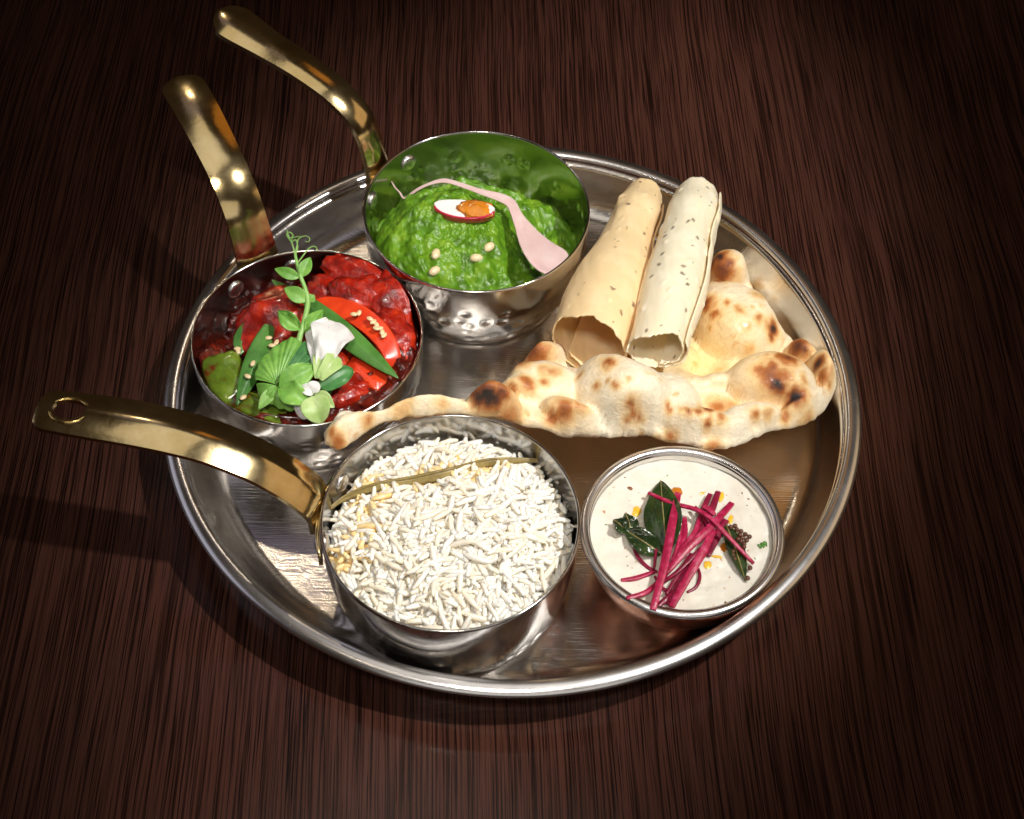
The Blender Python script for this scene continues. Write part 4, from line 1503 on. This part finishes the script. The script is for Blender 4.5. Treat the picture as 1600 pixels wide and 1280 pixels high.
# ------------------------------------------------------------------ raita toppings
def beet(pts, w, lab, dz=0.001, mat='beet', t=None, thick=0.0014, lift=None):
    n = len(pts)
    P = []
    for i, (x, y) in enumerate(pts):
        px, py = 930 + x / 5.332, 730 + y / 5.332
        z = RZ + (lift[i] if lift else dz)
        P.append(tuple(at(px, py, z)))
    P = spline(P, 18)
    wd = w / 5.332 / 3500
    ws = [wd * (0.75 + 0.25 * math.sin(PI * i / 17)) for i in range(18)]
    v, f = bar(P, ws, thick, twist=[0.25 * math.sin(i * 0.25 + x) for i in range(18)])
    o = mk('beetroot_strip', v, f, mat, origin=Vector(P[9]))
    bevel(o, 0.0002, 1)
    return tag(o, lab, 'beetroot', 'beetroot strips heaped on the raita')


beet([(900, 720), (760, 900), (610, 1150)], 80, 'broad dark red beetroot strip under the lavender-sided one', lift=[.002, .0022, .0018], mat='beet_dark')
beet([(1090, 440), (1010, 580), (930, 740)], 75, 'stubby speckled dark beetroot strip beside the seeded curry leaf', dz=.001, mat='beet_dark')
beet([(1025, 205), (960, 380), (860, 580)], 62, 'taller of two pointed dark beetroot tips standing at the heap top', lift=[.003, .0035, .003], mat='beet_dark')
beet([(958, 225), (900, 350), (835, 520)], 50, 'shorter of two pointed dark beetroot tips standing at the heap top', lift=[.0025, .003, .0025], mat='beet_dark')
beet([(745, 420), (745, 560), (690, 720), (620, 860)], 50, 'curved crimson beetroot strip next to the big dark curry leaf', lift=[.002, .003, .0035, .003])
beet([(885, 380), (830, 540), (720, 690), (610, 850)], 46, 'curved crimson beetroot strip between the two longest flat ones', lift=[.003, .0045, .0045, .003])
beet([(695, 430), (712, 520), (700, 600)], 32, 'short thin crimson beetroot sliver against the big dark curry leaf', dz=.002)
beet([(900, 330), (950, 355), (995, 400)], 45, 'stubby crimson beetroot scrap lying on the longest thin strip', dz=.006)
beet([(690, 215), (640, 480), (580, 800), (480, 1190)], 72, 'long flat beetroot strip running from the oil ring to the bowl rim', lift=[.0060, .0085, .0080, .0062])
beet([(1140, 300), (960, 500), (760, 690), (590, 880)], 66, 'long beetroot strip crossing the heap toward the pale rim', lift=[.0035, .0065, .0060, .0030])
beet([(985, 520), (900, 700), (770, 920), (635, 1165)], 72, 'widest beetroot strip with lavender upper face', lift=[.0055, .0055, .0045, .0035])
beet([(440, 215), (640, 300), (830, 350), (960, 425), (1100, 570), (1320, 805)], 38, 'longest thin beetroot strip reaching over to the seeded curry leaf', lift=[.0045, .0065, .0080, .0085, .0070, .0030])
beet([(305, 615), (350, 740), (430, 830), (520, 880)], 30, 'dark beetroot thread curving from under the flat curry leaf', dz=.0006, mat='beet_dark')
beet([(525, 575), (505, 720), (488, 850)], 26, 'straight dark beetroot thread below the base of the big curry leaf', dz=.0022, mat='beet_dark')
beet([(215, 945), (340, 925), (500, 870)], 38, 'crimson beetroot thread half sunk in the raita, pointing at the rice pan', lift=[.0000, .0008, .0012])
beet([(260, 1095), (420, 1045), (520, 965), (600, 880)], 44, 'beetroot strip whose end leans on the steel rim of the bowl', lift=[.0055, .0045, .0030, .0022])
beet([(860, 845), (872, 920), (840, 1000), (765, 1045)], 28, 'hooked dark beetroot thread curling beside the widest strip', dz=.0008, mat='beet_dark')
beet([(495, 910), (560, 1010), (640, 1040)], 28, 'small dark beetroot thread bent beneath the long flat strip', dz=.0008, mat='beet_dark')
beet([(720, 470), (690, 640), (640, 780)], 30, 'thin crimson beetroot sliver lying over the big dark curry leaf', dz=.0042)
beet([(1000, 560), (880, 680), (700, 860), (560, 960)], 34, 'slender beetroot sliver between the two widest strips', lift=[.004, .005, .0045, .002], mat='beet_dark')
beet([(830, 330), (900, 420), (960, 540)], 34, 'short beetroot sliver crossing under the longest thin strip', dz=.0048, mat='beet_dark')
beet([(800, 720), (690, 900), (590, 1060)], 36, 'dark beetroot sliver beside the broad dark red strip', dz=.0026, mat='beet_dark')
beet([(515, 1165), (580, 1110), (650, 1060)], 48, 'short dark beetroot strip at the rim between the two flat strip ends', dz=.0014, mat='beet_dark')


def cleaf(a, b, w, za, zb, lab, up, fold, arch, ruffle, seed, extra=None):
    pa, pb = [at(930 + x / 5.332, 730 + y / 5.332, RZ + z) for (x, y), z in ((a, za), (b, zb))]
    root = empty('curry_leaf', (pa + pb) / 2, lab, 'leaf', 'fried curry leaves on the raita')
    v, f = leaf(pa, pb, w, up=Vector(up), fold=fold, arch=arch, ruffle=ruffle, seed=seed, nu=20, nv=10)
    o = mk('leaf_blade', v, f, 'curry_leaf', root)
    solid(o, 0.0004)
    subsurf(o, 1)
    mid = [Vector(v[i * 11 + 5]) + Vector((0, 0, 0.0003)) for i in range(21)]
    vv, ff = tube(mid, [0.0004 - 0.0002 * i / 20 for i in range(21)], 5)
    mk('midrib', vv, ff, 'bay', root)


cleaf((600, 720), (545, 110), 0.0175, .0015, .0035, 'largest glossy dark curry leaf standing behind the beetroot', (-0.2, -0.4, 0.9), 0.30, 0.06, 0.15, 31)
cleaf((560, 730), (240, 520), 0.0115, .0012, .0030, 'dark curry leaf lying flat beside the beetroot, pointing to the rice pan', (0, -0.4, 0.9), 0.45, 0.05, 0.35, 32)
cleaf((270, 540), (150, 440), 0.0075, .0028, .0050, 'crumpled curled curry leaf tip furthest from the beetroot heap', (0.1, -0.4, 0.9), 0.6, 0.15, 0.5, 33)
cleaf((300, 560), (250, 385), 0.0080, .0025, .0040, 'small curry leaf flap rising over the flat curry leaf', (0.3, -0.4, 0.8), 0.4, 0.1, 0.4, 35)
cleaf((1090, 480), (1250, 950), 0.0085, .0012, .0012, 'slim curry leaf crusted with brown mustard seeds', (0.2, -0.2, 0.95), 0.3, 0.03, 0.2, 34)
for i, (x, y) in enumerate([(1165, 490), (1215, 535), (1285, 580), (1240, 640), (1160, 765), (1150, 700), (1270, 925), (1290, 840), (1190, 600), (1205, 565), (1130, 500), (1262, 610), (1225, 590), (1250, 560), (1180, 520), (1215, 615), (1145, 735), (1240, 665)]):
    p = at(930 + x / 5.332, 730 + y / 5.332, RZ + 0.0026)
    v, f = blob(p, (0.00115, 0.00115, 0.00115), (0, 0, 0), 0.06, 1.5, 2, i)
    tag(mk('mustard_seed', v, f, 'mustard', origin=p), 'tiny brown mustard seed on the slim curry leaf', 'seed', 'mustard seeds on the curry leaf')
p = at(1192, 852, RZ + 0.0008)
v, f = leaf(p + Vector((-0.0018, -0.001, 0)), p + Vector((0.0018, 0.0012, 0.0002)), 0.0030, ruffle=0.5, fold=0.05, arch=0.02, prof=lambda x: 0.5 + 0.5 * math.sin(x * 17), seed=3)
o = mk('coriander_bit', v, f, 'herb', origin=p)
solid(o, 0.0003)
tag(o, 'tiny bright green coriander scrap floating alone on the raita', 'herb')
for i, (x, y, a, b, r, mt, lab) in enumerate([(340, 380, 42, 48, .3, 'oil_yellow', 'yellow oil droplet beside the big dark curry leaf'), (680, 205, 48, 40, 0, 'oil', 'orange oil ring at the end of the flat beetroot strip'), (880, 225, 45, 14, -.4, 'oil_yellow', 'yellow oil streak beyond the beetroot tips'),
                                              (1080, 680, 45, 42, .2, 'oil', 'orange oil patch next to the seeded curry leaf'), (935, 815, 35, 30, .3, 'oil_yellow', 'yellow oil pool at the foot of the stubby beetroot strip'), (1015, 750, 45, 10, .15, 'oil_yellow', 'thin yellow oil streak between beetroot and seeded leaf'),
                                              (1130, 430, 26, 45, .2, 'oil_yellow', 'yellow oil smear beside the beetroot strip ends'), (1050, 250, 22, 45, .3, 'oil_yellow', 'yellow oil smear between the pointed beetroot tips')]):
    px, py = 930 + x / 5.332, 730 + y / 5.332
    h = hit(px, py, HR)
    k = 1 / 5.332 / 3500
    v, f = blob(h + Vector((0, 0, 0.0002)), (a * k, b * k * 1.25, 0.0005), (0, 0, -r), 0.22, 1.2, 4, i + 40)
    tag(mk('oil_drop', v, f, mt, origin=h), lab, 'oil', 'oil drops on the raita')
for i, (x, y, a) in enumerate([(120, 340, 26), (330, 130, 15), (260, 750, 13), (1010, 110, 12), (1330, 760, 12), (600, 70, 11), (180, 620, 10), (1150, 1010, 12), (420, 1000, 10), (90, 480, 12)]):
    h = hit(930 + x / 5.332, 730 + y / 5.332, HR)
    k = 1 / 5.332 / 3500
    v, f = blob(h, (a * k, a * k * 0.45, 0.0004), (0, 0, i * 2.1), 0.3, 1.8, 2, i + 90)
    tag(mk('herb_fleck', v, f, 'herb', origin=h), 'small green herb fleck floating in the raita', 'herb', 'herb flecks in the raita')
for i, (x, y, a) in enumerate([(250, 90, 20), (1005, 1038, 30), (1225, 220, 17), (1275, 268, 13), (1175, 110, 10), (270, 825, 12), (325, 810, 11), (150, 190, 11), (1085, 1130, 16), (290, 175, 28), (265, 745, 12), (735, 1110, 12), (1300, 975, 9), (1265, 320, 10)]):
    h = hit(930 + x / 5.332, 730 + y / 5.332, HR)
    k = 1 / 5.332 / 3500
    v, f = blob(h, (a * k, a * k * 0.6, 0.0004), (0, 0, i), 0.3, 1.8, 2, i + 60)
    tag(mk('spice_fleck', v, f, 'fleck', origin=h), 'small brown cumin fleck floating on the raita', 'spice', 'spice flecks on the raita')
